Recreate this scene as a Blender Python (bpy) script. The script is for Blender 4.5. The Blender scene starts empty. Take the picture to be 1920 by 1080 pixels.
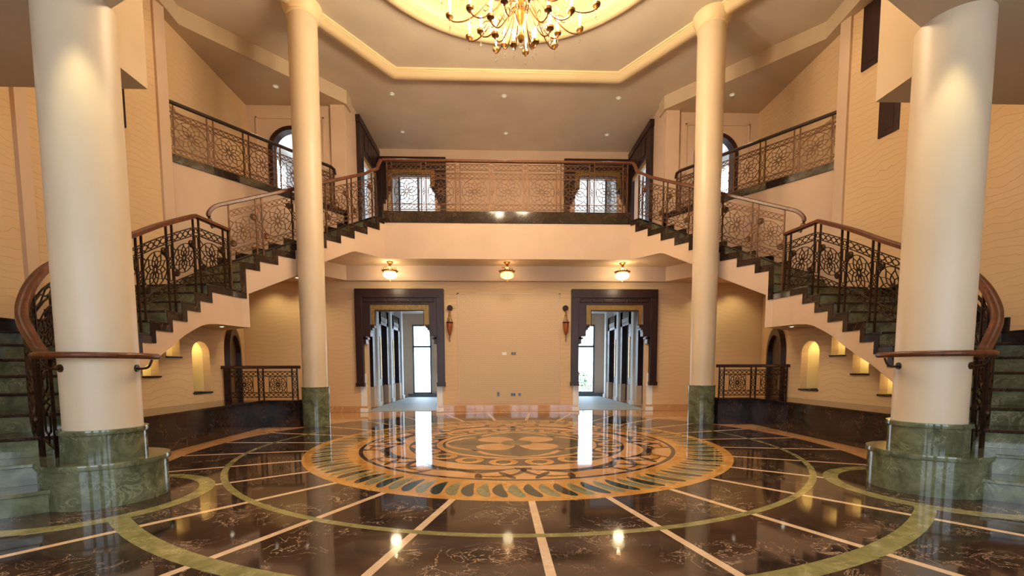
import bpy, bmesh, math, random
from mathutils import Vector, Matrix
random.seed(7)
PI = math.pi
sc = bpy.context.scene
COL = sc.collection

# ------------------------------------------------------------------ camera
cam_d = bpy.data.cameras.new('camera'); cam = bpy.data.objects.new('camera', cam_d); COL.objects.link(cam)
FPX, PITCH, YAW, ROLL, PPY = 827.01, 0.0741, 0.0336, -0.0031, 751.903
CAM = Vector((-0.266, -6.103, 1.04))
fw = Vector((math.sin(YAW)*math.cos(PITCH), math.cos(YAW)*math.cos(PITCH), -math.sin(PITCH)))
rt0 = Vector((math.cos(YAW), -math.sin(YAW), 0)); up0 = rt0.cross(fw)
rt = rt0*math.cos(ROLL)+up0*math.sin(ROLL); up = -rt0*math.sin(ROLL)+up0*math.cos(ROLL)
M = Matrix((( rt.x, up.x, -fw.x, CAM.x), (rt.y, up.y, -fw.y, CAM.y), (rt.z, up.z, -fw.z, CAM.z), (0, 0, 0, 1)))
cam.matrix_world = M
cam_d.sensor_width = 36.0; cam_d.lens = FPX/1920*36; cam_d.shift_y = (PPY-540)/1920
cam_d.clip_start = 0.05; cam_d.clip_end = 200
sc.camera = cam

# ------------------------------------------------------------------ world, daylight, exposure
w = bpy.data.worlds.new('world'); sc.world = w; w.use_nodes = True
bg = w.node_tree.nodes['Background']; bg.inputs[0].default_value = (0.74, 0.87, 1.0, 1); bg.inputs[1].default_value = 10.0
vs = sc.view_settings
vs.view_transform = 'Standard'; vs.look = 'None'; vs.gamma = 1.0; vs.exposure = -0.28; vs.use_curve_mapping = False
WARM = (1.0, 0.80, 0.56); GOLD = (1.0, 0.74, 0.36); DAY = (0.62, 0.84, 1.0)

def portal_light(name, loc, rot, sx, sy):     # guides the sampling of the sky through a real window opening, gives off no light itself
    l = bpy.data.lights.new(name, 'AREA'); l.shape = 'RECTANGLE'; l.size = sx; l.size_y = sy; l.cycles.is_portal = True
    o = bpy.data.objects.new(name, l); o.location = loc; o.rotation_euler = rot; COL.objects.link(o); return o
def point(name, loc, power, col=WARM, r=0.05):
    l = bpy.data.lights.new(name, 'POINT'); l.energy = power; l.color = col; l.shadow_soft_size = r
    o = bpy.data.objects.new(name, l); o.location = loc; COL.objects.link(o); return o
def spot(name, loc, target, power, deg, blend=0.6, col=WARM, r=0.04):
    l = bpy.data.lights.new(name, 'SPOT'); l.energy = power; l.color = col; l.spot_size = math.radians(deg); l.spot_blend = blend; l.shadow_soft_size = r
    o = bpy.data.objects.new(name, l); o.location = loc; COL.objects.link(o)
    o.rotation_euler = (Vector(target)-Vector(loc)).to_track_quat('-Z', 'Y').to_euler(); return o

# sky portals in the entrance windows behind the camera, the garden windows and the upper windows (all built below)
for wx in (-3.3, -1.2, 1.2, 3.3): portal_light('entrance_sky_portal', (wx, -8.72, 1.925), (PI/2, 0, 0), 1.5, 2.95)
for sx in (-1, 1):
    portal_light('corridor_sky_portal', (sx*3.0, 10.42, 1.365), (-PI/2, 0, 0), .68, 2.53)
    portal_light('upper_sky_portal', (sx*2.7, 10.42, 6.5), (-PI/2, 0, 0), 2.0, 3.2)
    portal_light('corridor_sky_portal', (sx*1.72, 10.42, 1.365), (-PI/2, 0, 0), 1.1, 2.53)  # second corridor window, out of view, added for its daylight
    portal_light('side_sky_portal', (sx*6.22, 6.0, 5.9), (0, sx*PI/2, 0), 1.4, 1.6)  # side room window, out of view, added to light the room

# ------------------------------------------------------------------ materials
def lin(c): return tuple((x/12.92 if x <= .04045 else ((x+.055)/1.055)**2.4) for x in c)
def hexc(h): return lin(tuple(int(h[i:i+2], 16)/255 for i in (0, 2, 4)))
class NT:
    def __init__(s, name):
        s.m = bpy.data.materials.new(name); s.m.use_nodes = True; s.t = s.m.node_tree
        s.b = s.t.nodes['Principled BSDF']
        tc = s.t.nodes.new('ShaderNodeTexCoord'); s.co = tc.outputs['Object']
    def n(s, ty, **kw):
        x = s.t.nodes.new(ty)
        for k, v in kw.items():
            if k in x.inputs: x.inputs[k].default_value = v
            else: setattr(x, k, v)
        return x
    def l(s, a, b): s.t.links.new(a, b)
    def noise(s, scale, detail=4, rough=.5, dist=0.0, vec=None):
        x = s.n('ShaderNodeTexNoise', Scale=scale, Detail=detail, Roughness=rough, Distortion=dist); s.l(vec or s.co, x.inputs['Vector']); return x.outputs['Fac']
    def ramp(s, fac, stops):
        r = s.n('ShaderNodeValToRGB'); e = r.color_ramp.elements
        while len(e) < len(stops): e.new(0.5)
        for i, (p, c) in enumerate(stops): e[i].position = p; e[i].color = (*c, 1)
        s.l(fac, r.inputs[0]); return r.outputs[0]
    def mix(s, fac, a, b):
        x = s.n('ShaderNodeMix', data_type='RGBA'); s.l(fac, x.inputs['Factor'])
        for sock, v in ((x.inputs[6], a), (x.inputs[7], b)):
            if isinstance(v, tuple): sock.default_value = (*v, 1)
            else: s.l(v, sock)
        return x.outputs[2]
    def bump(s, h, strength, dist=.01):
        x = s.n('ShaderNodeBump', Strength=strength, Distance=dist); s.l(h, x.inputs['Height']); s.l(x.outputs[0], s.b.inputs['Normal'])
    def set(s, col=None, rough=None, metal=None, spec=None):
        if col is not None:
            if isinstance(col, tuple): s.b.inputs['Base Color'].default_value = (*col, 1)
            else: s.l(col, s.b.inputs['Base Color'])
        if rough is not None: s.b.inputs['Roughness'].default_value = rough
        if metal is not None: s.b.inputs['Metallic'].default_value = metal
        if spec is not None: s.b.inputs['Specular IOR Level'].default_value = spec
        return s.m

def m_plaster(name, h, rough=.85, var=.06, bs=40, bst=.15):
    t = NT(name); c = hexc(h); f = t.noise(1.3, 3)
    a = tuple(x*(1-var) for x in c); b = tuple(min(1, x*(1+var)) for x in c)
    col = t.ramp(f, [(.3, a), (.7, b)]); t.bump(t.noise(bs, 5), bst, .004); return t.set(col, rough)
def m_wallpaper(name, h):
    t = NT(name); c = hexc(h)
    wv = t.n('ShaderNodeTexWave', wave_type='BANDS', bands_direction='Z'); wv.inputs['Scale'].default_value = 1.6; wv.inputs['Distortion'].default_value = 5.0; wv.inputs['Detail'].default_value = 2.0; wv.inputs['Detail Scale'].default_value = 1.3
    t.l(t.co, wv.inputs['Vector'])
    f = t.ramp(wv.outputs['Fac'], [(.46, (0, 0, 0)), (.5, (1, 1, 1)), (.54, (0, 0, 0))])
    t.bump(f, .6, .008)
    col = t.mix(f, c, tuple(x*.93 for x in c)); return t.set(col, .8)
def m_marble(name, base, dark, vein, sc1=3.0, vein_w=.018, rough=.07, vs2=2.2, vein_amt=.8):
    t = NT(name); b = hexc(base); d = hexc(dark); v = hexc(vein)
    n1 = t.noise(sc1, 8, .65, .6); c1 = t.ramp(n1, [(.36, d), (.64, b)])
    wp = t.n('ShaderNodeTexNoise', Scale=vs2, Detail=6, Roughness=.62, Distortion=1.4); t.l(t.co, wp.inputs['Vector'])
    ve = t.ramp(wp.outputs['Fac'], [(.5-vein_w, (0, 0, 0)), (.5, (vein_amt,)*3), (.5+vein_w, (0, 0, 0))])
    msk = t.ramp(t.noise(sc1*.7, 3), [(.46, (0, 0, 0)), (.62, (1, 1, 1))])
    mm = t.n('ShaderNodeMath', operation='MULTIPLY'); t.l(ve, mm.inputs[0]); t.l(msk, mm.inputs[1])
    col = t.mix(mm.outputs[0], c1, v); return t.set(col, rough)
def m_wood(name, a, b, rough=.3, sc1=3):
    t = NT(name); mp = t.n('ShaderNodeMapping'); mp.inputs['Scale'].default_value = (8, 8, 1.0); t.l(t.co, mp.inputs[0])
    f = t.noise(sc1, 6, .6, .5, mp.outputs[0]); return t.set(t.ramp(f, [(.3, hexc(a)), (.7, hexc(b))]), rough)
def m_metal(name, a, b, rough=.38, metal=.85):
    t = NT(name); return t.set(t.ramp(t.noise(14, 3), [(.3, hexc(a)), (.7, hexc(b))]), rough, metal)
def m_emit(name, h, strength, base='ffffff'):
    t = NT(name); t.set(hexc(base), .4); t.b.inputs['Emission Color'].default_value = (*hexc(h), 1); t.b.inputs['Emission Strength'].default_value = strength; return t.m
def m_glass(name):
    t = NT(name); t.set((.9, .95, 1.0), .02); t.b.inputs['Transmission Weight'].default_value = 1.0; t.b.inputs['IOR'].default_value = 1.05; return t.m

def m_blocks(name, h):
    t = NT(name); c = hexc(h); mp = t.n('ShaderNodeMapping'); mp.inputs['Rotation'].default_value = (PI/2, 0, 0); t.l(t.co, mp.inputs[0])
    br = t.n('ShaderNodeTexBrick'); br.inputs['Scale'].default_value = 5.0; br.inputs['Mortar Size'].default_value = .03; br.inputs['Mortar Smooth'].default_value = .5; t.l(mp.outputs[0], br.inputs['Vector'])
    t.bump(br.outputs['Fac'], .5, .006); return t.set(t.mix(br.outputs['Fac'], c, tuple(x*.92 for x in c)), .8)
def m_translucent(name, c):
    t = NT(name); tr = t.n('ShaderNodeBsdfTranslucent'); tr.inputs['Color'].default_value = (*c, 1)
    t.l(tr.outputs[0], t.t.nodes['Material Output'].inputs['Surface']); return t.m
MT = dict(
 dimpane=m_translucent('sky_dimming_pane', (.30, .28, .26)),  # translucent pane added to dim the sky in the upper windows
 blocks=m_blocks('embossed_block_paper', 'd2b794'),
 cream=m_wallpaper('cream_wallpaper', 'd6b78f'), plaster=m_plaster('cream_plaster', 'd0b59c'), ceil=m_plaster('ceiling_paint', 'd6cab9', bst=.05), soffit=m_plaster('soffit_paint', 'c4b094', bst=.05),
 column=m_plaster('column_plaster', 'd6c4a8', rough=.42, bs=60, bst=.1), gold=m_plaster('gilded_cream_moulding', 'e8d3a8', rough=.5, var=.03, bst=.03),
 white=m_plaster('white_paint', 'e6e9ea', rough=.6), base=m_marble('beige_baseboard', 'cba179', 'b98d66', 'dcbd96', 2, .02, .04),
 dark=m_marble('dark_brown_marble', '4a372d', '271d18', 'd9bb9c', 3.2, .010, .06, 4.6, .9), black=m_marble('black_brown_marble', '33251f', '191210', '7d5f49', 4, .014, .09, 3.5, .55),
 green=m_marble('green_marble', '75795c', '474d39', 'a5aa8c', 6, .03, .10, 6.0, .5), olive=m_marble('olive_marble', '9a9360', '7b7648', 'b8b184', 9, .03, .08, 6),
 strip=m_marble('pale_strip_marble', 'e2c6a4', 'd6b48e', 'efdcc0', 5, .02, .08), beige=m_marble('beige_floor_marble', 'd6a878', 'c3905c', 'e6c69a', 1.6, .03, .05, 1.4, .6),
 gild=m_marble('golden_marble', 'd29f55', 'b97f38', 'e4bd7c', 4, .03, .06), teal=m_marble('slate_green_marble', '3c4740', '232b28', '6c766a', 7, .02, .06), sage=m_marble('sage_marble', '8b8a66', '6c6c4c', 'a8a684', 9, .03, .06),
 brown=m_marble('umber_marble', '57463a', '352a25', '7d6a58', 5, .02, .06), drab=m_marble('drab_green_marble', '6f6547', '524a35', '8c8262', 6, .03, .06),
 wood=m_wood('reddish_handrail_wood', '43200f', '6e3a1e', .36), dwood=m_wood('dark_portal_wood', '1c0d0b', '35191a', .38), bronze=m_metal('bronze_ironwork', '4a3120', '6c4a30', .45, .6), dbronze=m_metal('dark_bronze', '2c1e17', '44301f', .4, .75),
 chbr=m_metal('aged_chandelier_bronze', '4a2f16', '84592a', .4, .8), brass=m_metal('antique_brass', '7a5528', 'b58a45', .35, .9), gilt=m_metal('gilt_lattice', 'b8924e', 'dcb870', .4, .6), amber=m_emit('amber_glass', 'c2601c', .06, '8a4216'), lampglass=m_emit('lit_frosted_glass', 'ffe3ae', 4.5, 'fff0d0'),
 lampglass2=m_emit('lit_amber_ribbed_glass', 'ffc880', 2.6, 'ffdfae'), bulb=m_emit('candle_bulb', 'fff0cf', 22.0), candle=m_plaster('ivory_candle_sleeve', 'f5ead0', .5), crystal=m_glass('crystal_glass'),
 pane=m_glass('window_glass'), spotface=m_emit('downlight_lens', 'fff0d0', 14.0), dimlens=m_emit('frosted_downlight_lens', 'fff0d0', .5, 'd8d2c6'), cove=m_emit('cove_strip', 'ffe0ae', 2.0), plate=m_metal('steel_plate', '6e6458', '857a6c', .35, .6), dplate=m_plaster('dark_socket', '3c342c', .4),
 frame=m_plaster('grey_window_frame', '5e6a70', .5), nichelit=m_plaster('niche_plaster', 'e8d6a4', .8), sheet=m_plaster('grey_dust_sheet', 'aebdc4', .55), leafm=m_plaster('garden_leaves', '5f8a55', .8, .3), lawn=m_plaster('pale_paving', 'c9c6bd', .9))

# ------------------------------------------------------------------ mesh builders
class MB:
    def __init__(s): s.v = []; s.f = []
    def add(s, vs, fs):
        o = len(s.v); s.v += [tuple(p) for p in vs]; s.f += [tuple(i+o for i in f) for f in fs]; return s
    def box(s, x0, x1, y0, y1, z0, z1):
        return s.hexa([(x0,y0,z0),(x1,y0,z0),(x1,y1,z0),(x0,y1,z0),(x0,y0,z1),(x1,y0,z1),(x1,y1,z1),(x0,y1,z1)])
    def hexa(s, p): return s.add(p, [(0,3,2,1),(4,5,6,7),(0,1,5,4),(1,2,6,5),(2,3,7,6),(3,0,4,7)])
    def prism(s, pts, z0, z1):
        n = len(pts); return s.add([(x,y,z0) for x,y in pts]+[(x,y,z1) for x,y in pts], [tuple(range(n))[::-1], tuple(range(n,2*n))]+[(i,(i+1)%n,n+(i+1)%n,n+i) for i in range(n)])
    def wallbox(s, p, q, t, z0, z1):          # vertical slab from p to q, thickness t to the left of p->q
        d = Vector((q[0]-p[0], q[1]-p[1])).normalized(); n = Vector((-d.y, d.x))*t
        return s.prism([p, q, (q[0]+n.x, q[1]+n.y), (p[0]+n.x, p[1]+n.y)], z0, z1)
    def quad(s, a, b, c, d): return s.add([a,b,c,d], [(0,1,2,3)])
    def tube(s, path, r, n=8, closed=False, sq=None):
        P = [Vector(p) for p in path]; m = len(P); rings = []; prev = None
        for i, p in enumerate(P):
            a = P[(i-1) % m] if (closed or i > 0) else p; b = P[(i+1) % m] if (closed or i < m-1) else p
            t = (b-a).normalized(); ref = Vector((0,0,1)) if abs(t.z) < .95 else (prev or Vector((1,0,0)))
            u = t.cross(ref).normalized(); wv = u.cross(t).normalized(); prev = wv
            rr = r(i/(m-1)) if callable(r) else r
            if sq: rings.append([p+u*cx+wv*cy for cx, cy in sq])
            else: rings.append([p+u*math.cos(2*PI*k/n)*rr+wv*math.sin(2*PI*k/n)*rr for k in range(n)])
        n = len(rings[0]); vs = [v for g in rings for v in g]; fs = []
        for i in range(m if closed else m-1):
            j = (i+1) % m
            for k in range(n): fs.append((i*n+k, i*n+(k+1)%n, j*n+(k+1)%n, j*n+k))
        if not closed: fs += [tuple(range(n))[::-1], tuple((m-1)*n+k for k in range(n))]
        return s.add(vs, fs)
    def lathe(s, cx, cy, prof, n=24, a0=0, a1=2*PI):
        full = abs(a1-a0-2*PI) < 1e-6; m = n if full else n+1; vs = []; fs = []
        for k in range(m):
            a = a0+(a1-a0)*k/n
            for r, z in prof: vs.append((cx+r*math.cos(a), cy+r*math.sin(a), z))
        L = len(prof)
        for k in range(n):
            j = (k+1) % m
            for i in range(L-1): fs.append((k*L+i, j*L+i, j*L+i+1, k*L+i+1))
        return s.add(vs, fs)
    def sweep(s, pts, prof, closed=True):      # moulding: prof (offset outward, z) swept round a 2D polygon with mitres
        n = len(pts); vs = []; L = len(prof)
        for i in range(n):
            p = Vector(pts[i]); a = Vector(pts[i-1]); b = Vector(pts[(i+1) % n])
            d1 = (p-a).normalized(); d2 = (b-p).normalized()
            n1 = Vector((d1.y, -d1.x)); n2 = Vector((d2.y, -d2.x)); m = (n1+n2).normalized(); m = m/max(.3, m.dot(n1))
            for o, z in prof: q = p+m*o; vs.append((q.x, q.y, z))
        fs = [(i*L+k, ((i+1)%n)*L+k, ((i+1)%n)*L+(k+1)%L, i*L+(k+1)%L) for i in range(n) for k in range(L)]
        return s.add(vs, fs)

def obj(name, mb, mat, parent=None, smooth=False, bevel=0, loc=None):
    off = Vector(loc) if loc else (Vector(parent['_o']) if parent and '_o' in parent else Vector((0,0,0)))
    me = bpy.data.meshes.new(name); me.from_pydata([(x-off.x, y-off.y, z-off.z) for x, y, z in mb.v], [], mb.f)
    bm = bmesh.new(); bm.from_mesh(me); bmesh.ops.recalc_face_normals(bm, faces=bm.faces); bm.to_mesh(me); bm.free()
    me.materials.append(MT[mat]); o = bpy.data.objects.new(name, me); COL.objects.link(o)
    if smooth:
        for p in me.polygons: p.use_smooth = True
        md = o.modifiers.new('e', 'EDGE_SPLIT'); md.split_angle = math.radians(40)
    if bevel:
        md = o.modifiers.new('b', 'BEVEL'); md.width = bevel; md.segments = 2; md.limit_method = 'ANGLE'
    if parent: o.parent = parent; o['_o'] = tuple(parent['_o']) if '_o' in parent else (0,0,0)
    elif loc: o.location = loc; o['_o'] = tuple(loc)
    return o
def tag(o, label=None, cat=None, group=None, kind=None):
    if label: o['label'] = label
    if cat: o['category'] = cat
    if group: o['group'] = group
    if kind: o['kind'] = kind
    return o
def thing(name, loc, label, cat, group=None, kind=None):
    o = bpy.data.objects.new(name, None); o.empty_display_size = .1; o.location = loc; COL.objects.link(o); o['_o'] = tuple(loc)
    return tag(o, label, cat, group, kind)
def copy_tree(o, loc=None, rotz=0, parent=None):
    c = o.copy(); COL.objects.link(c)
    if parent: c.parent = parent
    if loc is not None: c.location = loc; c.rotation_euler = (0, 0, rotz)
    for ch in list(o.children): copy_tree(ch, parent=c)
    return c
def struct(name, mb, mat, label=None, cat=None, **k):
    return tag(obj(name, mb, mat, **k), label, cat, kind='structure')
def S(name, label, cat, loc=(0,0,0)): return thing(name, loc, label, cat, kind='structure')

# ================================================================== key dimensions (metres)
R1, R2, R3 = 2.717, 3.459, 4.12
RL = .165; RU = .1605; FB = 4.236; LAND = 2.31
RI, RO = 4.60, 6.0
TH = [None, -.672, -.612, -.535, -.452, -.37, -.314, -.258, -.202, -.146, -.090, -.020, .041, .096, .148]
A = Vector((-2.66, 3.66)); DU = Vector((.606, .795)); NO = Vector((-.795, .606)); K = Vector((-4.43, 1.34)); WU = 1.36
CB = (3.445, -2.445); PC = (3.584, 2.075); ZC = 7.25
def pl(r, th): return (-r*math.cos(th), r*math.sin(th))
def ps(s, wd=0.0): q = A-DU*s+NO*wd; return (q.x, q.y)
def mir(pts, s): return [(-s*p[0],)+tuple(p[1:]) for p in pts]      # s=-1 keeps the left side, s=+1 mirrors to the right
SIDE = {-1: 'left', 1: 'right'}

# ================================================================== floor
fl = struct('floor', MB().prism([(-9,-9),(9,-9),(9,11.5),(-9,11.5)], -.1, -.004), 'beige', 'polished foyer floor of dark brown marble with a round inlaid medallion', 'floor')
NS = 27; W2 = .027
def rad(r, a, off): # point at radius r beside the radial line of angle a
    d = math.asin(max(-.9, min(.9, off/r))); return (r*math.cos(a+d), r*math.sin(a+d))
def sector(r0, r1, a0, a1, off=W2, n=6):
    i0 = math.asin(off/r0); o0 = math.asin(off/r1)
    P = [(r0*math.cos(t), r0*math.sin(t)) for t in [a0+i0+(a1-a0-2*i0)*k/n for k in range(n+1)]]
    Q = [(r1*math.cos(t), r1*math.sin(t)) for t in [a0+o0+(a1-a0-2*o0)*k/n for k in range(n+1)]]
    return P+Q[::-1]
def fan(pts0, pts1, z0, z1):
    mb = MB(); n = len(pts0)
    for i in range(n-1): mb.prism([pts0[i], pts0[i+1], pts1[i+1], pts1[i]], z0, z1)
    return mb
AK = [-PI/2+2*PI*k/NS for k in range(NS)]
def ring_mb(cx, cy, r0, r1, z0, z1, n=96):
    return MB().lathe(cx, cy, [(r0,z0),(r0,z1),(r1,z1),(r1,z0)], n)
for k in range(NS):
    a0, a1 = AK[k], AK[k]+2*PI/NS; am = (a0+a1)/2
    obj('marble_slab', MB().prism(sector(R1, R2-.06, a0, a1), -.004, 0), 'dark', fl)
    obj('marble_slab', MB().prism(sector(R2, R3, a0, a1), -.004, 0), 'dark', fl)
    front = math.sin(am) < -.35
    if front:
        obj('marble_slab', MB().prism(sector(R3+.12, 8.6, a0, a1), -.004, 0), 'dark', fl)
        obj('olive_ring_piece', MB().prism(sector(R3, R3+.12, a0, a1, .0005), -.004, .0), 'olive', fl)
    fr = math.sin(a0) < -.4
    for ra, rb in ((R1, R2-.06), (R2, R3)) + (((R3+.12, 8.6),) if fr else ()):
        obj('pale_strip', MB().prism([rad(ra, a0, -W2), rad(rb, a0, -W2), rad(rb, a0, W2), rad(ra, a0, W2)], -.004, 0), 'strip', fl)
    obj('olive_ring_piece', MB().prism(sector(R2-.06, R2, a0, a1, .0005), -.004, 0), 'olive', fl)
for s in (-1, 1):
    obj('column_ring_fill', MB().lathe(s*3.54, -2.5, [(0,.001),(.72,.001),(.72,-.003)], 64), 'dark', fl)
    obj('olive_column_ring', ring_mb(s*3.54, -2.5, .71, .83, -.003, .0022, 72), 'olive', fl)
# medallion
med = obj('medallion_field', MB().lathe(0, 0, [(0,0),(R1,0),(R1,-.004)], 128), 'beige', fl)
obj('gilded_border', ring_mb(0, 0, 2.10, R1, -.003, .0006, 128), 'gild', fl)
obj('umber_ring', ring_mb(0, 0, 2.035, 2.085, -.003, .0010, 128), 'brown', fl)
leafpts = []
for i in range(15):
    t = i/14; ang = t*PI*2
    x = -math.cos(ang)*.205; y = math.sin(ang)*(.066 if math.sin(ang) > 0 else .044)*(1-.35*math.cos(ang))
    leafpts.append((x+2.415, y+.12*(x/.2)**2*.35+x*.18))
leafpts = leafpts[:-1]
lm = MB().prism(leafpts, -.002, .0014)
leaves = {}
for i in range(112):
    mt = 'teal' if i % 2 == 0 else 'sage'
    if mt not in leaves:
        o = obj('inlay_leaf', lm, mt, fl); leaves[mt] = o
    else:
        o = leaves[mt].copy(); COL.objects.link(o); o.parent = fl
    o.rotation_euler = (0, 0, 2*PI*i/112)
# centre of the medallion
obj('drab_disc', MB().lathe(0, 0, [(0,.0008),(1.02,.0008),(1.02,-.002)], 72), 'drab', fl)
obj('umber_chain_ring', ring_mb(0, 0, 1.10, 1.46, -.002, .0008, 96), 'brown', fl)
def ribbon(path, w0, z=.0014, closed=False):
    P = [Vector(p) for p in path]; m = len(P); L = []; Rr = []
    for i, p in enumerate(P):
        d = (P[min(i+1, m-1)]-P[max(i-1, 0)]).normalized(); n = Vector((-d.y, d.x)); ww = w0(i/(m-1)) if callable(w0) else w0
        L.append(tuple(p+n*ww)); Rr.append(tuple(p-n*ww))
    return fan(L, Rr, -.002, z)
pp = []
for i in range(20):
    a = 2*PI*i/20; pp.append((.36+.30*math.cos(a), .23*math.sin(a)*(1.0+.4*math.cos(a))))
for k in range(4):
    o = obj('flower_petal', MB().prism(pp, -.002, .0016), 'beige', fl) if k == 0 else o0.copy()
    if k == 0: o0 = o
    else: COL.objects.link(o); o.parent = fl
    o.rotation_euler = (0, 0, PI/4+k*PI/2)
obj('flower_heart', MB().lathe(0, 0, [(0,.0022),(.22,.0022),(.22,-.001)], 32), 'drab', fl)
for k in range(4):
    a = k*PI/2
    c, sn = math.cos(a), math.sin(a)
    obj('umber_palmette', ribbon([(c*x-sn*y, sn*x+c*y) for x, y in [(.25,.0),(.42,.02),(.6,.0),(.8,.0),(.96,.0)]], lambda t: .015+.10*math.sin(PI*t)), 'brown', fl)
    for sg in (-1, 1):
        cur = [(.98, .0), (.92, .22*sg), (.78, .40*sg), (.62, .50*sg), (.50, .60*sg)]
        obj('pale_scroll', ribbon([(c*x-sn*y, sn*x+c*y) for x, y in cur], lambda t: .012+.03*math.sin(PI*t)), 'beige', fl)
for k in range(20):
    a = 2*PI*(k+.5)/20; x, y = 1.28*math.cos(a), 1.28*math.sin(a)
    if k == 0:
        g0 = obj('chain_ring', MB().lathe(0, 0, [(.085,-.002),(.085,.0016),(.165,.0016),(.165,-.002)], 24), 'gild', fl); g = g0
        d0 = obj('chain_bead', MB().lathe(0, 0, [(0,.0016),(.06,.0016),(.06,-.002)], 16), 'drab', fl); d = d0
    else:
        g = g0.copy(); COL.objects.link(g); g.parent = fl; d = d0.copy(); COL.objects.link(d); d.parent = fl
    g.location = (x, y, 0); d.location = (x, y, 0)
# eight vine scrolls between chain and border
vine = MB()
def pol(r, a): return (r*math.cos(a), r*math.sin(a))
v1 = [pol(1.62+.16*math.sin(t*PI)-.05*t, -.37+.74*t) for t in [i/16 for i in range(17)]]
vb = ribbon(v1, lambda t: .012+.04*math.sin(PI*t)**2)
for sg in (-1, 1):
    cv = [pol(1.60+.34*t-.08*math.sin(2*PI*t), sg*(.34-.10*t+.09*math.sin(PI*t*1.3))) for t in [i/10 for i in range(11)]]
    e = ribbon(cv, lambda t: .032*(1-t)+.012); vb.add(e.v, e.f)
    for (r0, a0, rot, ln) in ((1.88, .30, .6, .16), (1.74, .20, -1.0, .17), (1.96, .16, .3, .12), (1.78, .06, 1.2, .13)):
        cx, cy = pol(r0, sg*a0); d = sg*(rot+a0)
        pts = [(cx+ln*math.cos(t)*math.cos(d)-.038*math.sin(t)*math.sin(d), cy+ln*math.cos(t)*math.sin(d)+.038*math.sin(t)*math.cos(d)) for t in [2*PI*i/12 for i in range(12)]]
        vb.prism(pts, -.002, .0014)
for k in range(8):
    if k == 0: vo = obj('umber_vine_scroll', vb, 'brown', fl); v = vo
    else: v = vo.copy(); COL.objects.link(v); v.parent = fl
    v.rotation_euler = (0, 0, -PI/2+k*PI/4+PI/8)
for k in range(8):
    a = -PI/2+k*PI/4
    if k == 0:
        q = MB()
        for sg in (-1, 1):
            e = ribbon([pol(1.86+.10*math.sin(t*PI*1.2), sg*(.03+.30*t)) for t in [i/12 for i in range(13)]], lambda t: .02+.05*math.sin(PI*t)); q.add(e.v, e.f)
        w0o = obj('golden_scroll', q, 'gild', fl); g = w0o
    else: g = w0o.copy(); COL.objects.link(g); g.parent = fl
    g.rotation_euler = (0, 0, a)

# ================================================================== room shell
# walls with rectangular openings: axis 'x' runs along x at y=c, axis 'y' runs along y at x=c
def wall_holes(axis, c, t, a0, a1, z0, z1, holes):
    mb = MB(); us = sorted({a0, a1, *[h[0] for h in holes], *[h[1] for h in holes]}); zs = sorted({z0, z1, *[h[2] for h in holes], *[h[3] for h in holes]})
    for i in range(len(us)-1):
        for j in range(len(zs)-1):
            um, zm = (us[i]+us[i+1])/2, (zs[j]+zs[j+1])/2
            if any(h[0] < um < h[1] and h[2] < zm < h[3] for h in holes): continue
            if axis == 'x': mb.box(us[i], us[i+1], c, c+t, zs[j], zs[j+1])
            else: mb.box(c, c+t, us[i], us[i+1], zs[j], zs[j+1])
    return mb
YW = 4.5
dh = [(-3.33, -1.70, 0, 2.45), (1.70, 3.33, 0, 2.45)]
wb = struct('wall_back', wall_holes('x', YW, .18, -6.4, 6.4, 0, 3.41, dh), 'cream', 'cream papered wall between and beside the two carved portals', 'wall')
pnl = obj('wall_panel', MB().box(-1.17, 1.22, YW-.012, YW, .20, 2.78), 'blocks', wb)
pf = MB()
for x0, x1, z0, z1 in ((-1.20,-1.16,.20,2.82),(1.21,1.25,.20,2.82),(-1.20,1.25,2.78,2.82)): pf.box(x0, x1, YW-.02, YW, z0, z1)
obj('panel_moulding', pf, 'plaster', wb, bevel=.004)
bb = MB()
for x0, x1 in ((-6.2,-3.36),(-1.68,1.68),(3.36,6.2)): bb.box(x0, x1, YW-.025, YW, 0, .15)
struct('baseboard_back', bb, 'base', 'polished beige marble baseboard under the papered wall', 'baseboard')
# recessed ceiling strip and bulkhead below the balcony
cu = MB().prism([(-2.68,3.68),(2.68,3.68),(3.83,4.56),(-3.83,4.56)], 3.406, 3.46)
struct('ceiling_under_balcony', cu, 'soffit', 'low flat ceiling under the balcony carrying three lanterns', 'ceiling')
bk = MB().box(-3.72, 3.72, 4.34, YW, 3.07, 3.42)
for s in (-1, 1): bk.prism(mir([(-3.70,4.36),(-4.55,3.2),(-6.3,3.2),(-6.3,4.6),(-3.70,4.6)], s), 3.07, 3.42)
struct('trim_1', bk, 'plaster', 'cream bulkhead stepping down above the back wall', 'bulkhead')

# upper hall behind the balcony
yb2 = 7.0
up_h = [(-3.28, -2.02, FB, 6.55), (2.02, 3.28, FB, 6.55)]
struct('wall_upper_back', wall_holes('x', yb2, .18, -3.83, 3.83, 3.46, ZC, up_h), 'plaster', 'upper back wall behind the balcony, between two dark portals', 'wall')
for s in (-1, 1):
    c = s*3.65 if s > 0 else -3.65-.18
    struct('wall_upper_'+SIDE[s], wall_holes('y', c, .18, 4.45, yb2+.18, 3.46, ZC, [(5.5, 6.7, FB, 6.5)]), 'plaster', 'upper side wall by the balcony holding a dark doorway', 'wall')
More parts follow.
